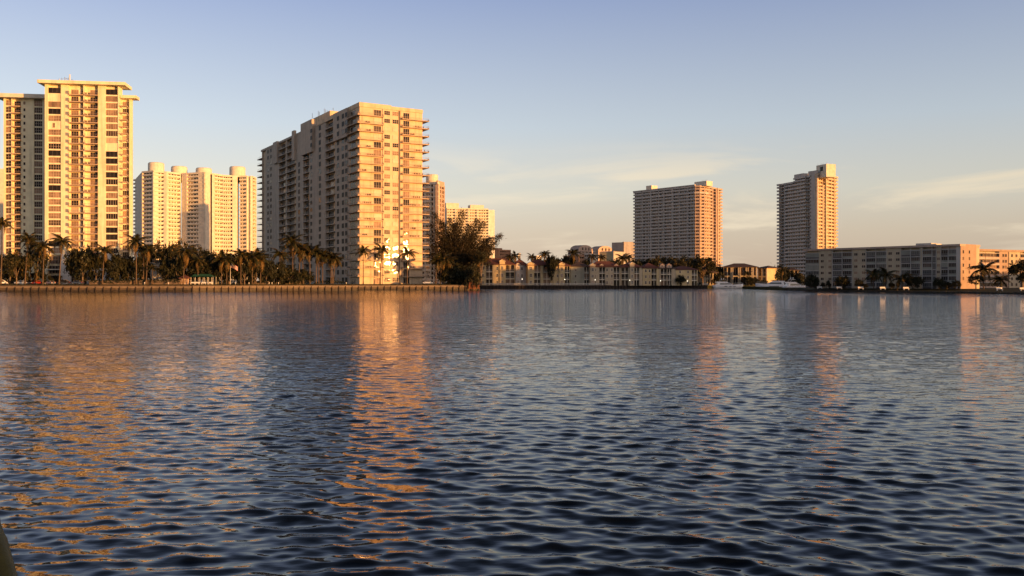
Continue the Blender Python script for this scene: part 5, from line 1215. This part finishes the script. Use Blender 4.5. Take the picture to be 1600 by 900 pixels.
def lamp(label, px, d, pyt, base, arms=0, group=None, glow=False):
    d = inland(px,d); p = W(px,d); h = CH+(HY-pyt)/KF*d-base; th = thing('street_lamp', label, 'street lamp', (p.x,p.y,base), 0, group)
    b = MB(); b.tube([(0,0,0),(0,0,h)], [.09,.06], 6); part(th, 'pole', b.mesh('pole', M['lamp_pole']))
    for s in ((-1,1) if arms else (0,)):
        if s: b = MB(); b.tube([(0,0,h-.5),(s*.7,0,h-.25),(s*1.3,0,h-.35)], .05, 5); part(th, 'arm', b.mesh('arm', M['lamp_pole']))
        b = MB(); b.lathe([(.05,-.25),(.18,-.12),(.2,.05),(.1,.17)], 10); part(th, 'lamp_head', b.mesh('lamp_head', M['lamp_glow'] if glow else M['trim_white'], True), (s*1.4,0,h-.3 if s else h+.1))
lamp('dark two armed lamp post before the black trees of the shaded wall', 428.5, 370, 418, LB, 1)
for px,d,pyt,lab in ((742.5,478,436,'glowing lamp at the yellow arched window end'),(816,485,436.3,'glowing lamp before the narrow grey recess'),(882.5,492,436.8,'glowing lamp beside the thin tall tree'),(930,496,437.5,'glowing lamp before the roof dormer townhouse'),(984,500,438,'glowing lamp left of the wide grey tower foot'),(1032,504,439,'glowing lamp before the glowing dormer house'),(1074,508,439.3,'glowing lamp near the red roofed end townhouse')):
    lamp(lab, px, d, pyt, 1.7, 0, 'small lit lamps along the balustrade', True)
def net_gate():
    f = fr2(W(731,409), W(748,411)); th = thing('dock_gate', 'reddish slatted timber screen at the end of the left sea wall', 'screen', f.w(f.L/2,-.9,0)); n = 13
    for i in range(n): w = f.L/n; pbox(th, 'slat', f, i*w+.05, (i+1)*w-.04, -1.1, -1.02, .55, 3.9-.1*(i%3), M['orange_mesh'])
    for z in (1.0,2.3,3.4): pbox(th, 'rail', f, 0, f.L, -1.0, -.9, z, z+.14, M['timber'])
    for x in (0,f.L/2,f.L-.2): pbox(th, 'post', f, x, x+.2, -.88, -.68, -1.2, 4.0, M['timber'])
net_gate()
def garden_lights():
    b = MB(); b.lathe([(.12,0),(.12,.35),(.2,.4),(.2,.75),(.08,.85)], 10); me = b.mesh('garden_light', M['trim_white'], True)
    for px,d,lab in ((226,349,'small white garden light left of the clubhouse hedge'),(263,348,'small white garden light at the clubhouse hedge'),(368,353,'small white garden light right of the flagpole'),(389,347,'small white garden light near the water right of the flag'),(420.5,372,'left one of three small white lights by the two armed lamp'),(425,372,'middle one of three small white lights by the two armed lamp'),(435,372,'right one of three small white lights by the two armed lamp'),(541,391,'small white garden light at the foot of the shaded corner')):
        d = inland(px,d,4.2); p = W(px,d); solo('garden_light', me, lab, 'garden light', (p.x,p.y,LB), 0, 'white garden lights on the left lawn')
garden_lights()
# ------------------------------------------------------------------ the rail beside the photographer
def rail():
    th = thing('handrail', 'thick olive green rounded rail cut by the bottom left corner', 'handrail', (-2.15, 3.3, 0))
    b = MB(); P = []; 
    for px, py, d in ((-60,640,3.6),(-34,740,3.45),(-24,800,3.35),(-12,850,3.25),(1,900,3.15),(20,980,3.0),(60,1150,2.75)):
        p = W(px, d, py); P.append((p.x+2.15, p.y-3.3, p.z))
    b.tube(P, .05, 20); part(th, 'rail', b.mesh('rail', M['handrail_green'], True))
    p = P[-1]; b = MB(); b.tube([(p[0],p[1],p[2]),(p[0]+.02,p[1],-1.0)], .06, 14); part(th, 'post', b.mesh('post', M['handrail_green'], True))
rail()
# unseen slabs added outside the frame to keep low sun off townhouses and wing
def shade_slab(label, p0, q, width, h, base=1.3, n=8):
    sx, sy = SUNV.x/math.hypot(SUNV.x,SUNV.y), SUNV.y/math.hypot(SUNV.x,SUNV.y); X = lambda p, qq: (-sy*p+sx*qq, sx*p+sy*qq)
    a = X(p0, q); b_ = X(p0+width, q); f = fr2(b_, a) if False else fr2(a, b_)
    th = thing('apartment_building', label, 'building', f.w(f.L/2,0,base)); far_bay(th, f, 0, f.L, base+h, base, n, M['stucco_sand'], int(f.L/4), [(0,.03),(.97,1),(.48,.52)], 1.4, .4, .2, core=11)

shade_slab('eight storey sand coloured slab added outside the frame to shade the townhouses', 364, 150, 34, 31)
shade_slab('lower sand coloured slab added outside the frame to shade townhouses and yachts', 430, 150, 66, 22.5)
shade_slab('three storey sand coloured block added outside the frame to shade the lower wing', 398.6, 152, 31, 11, n=4)
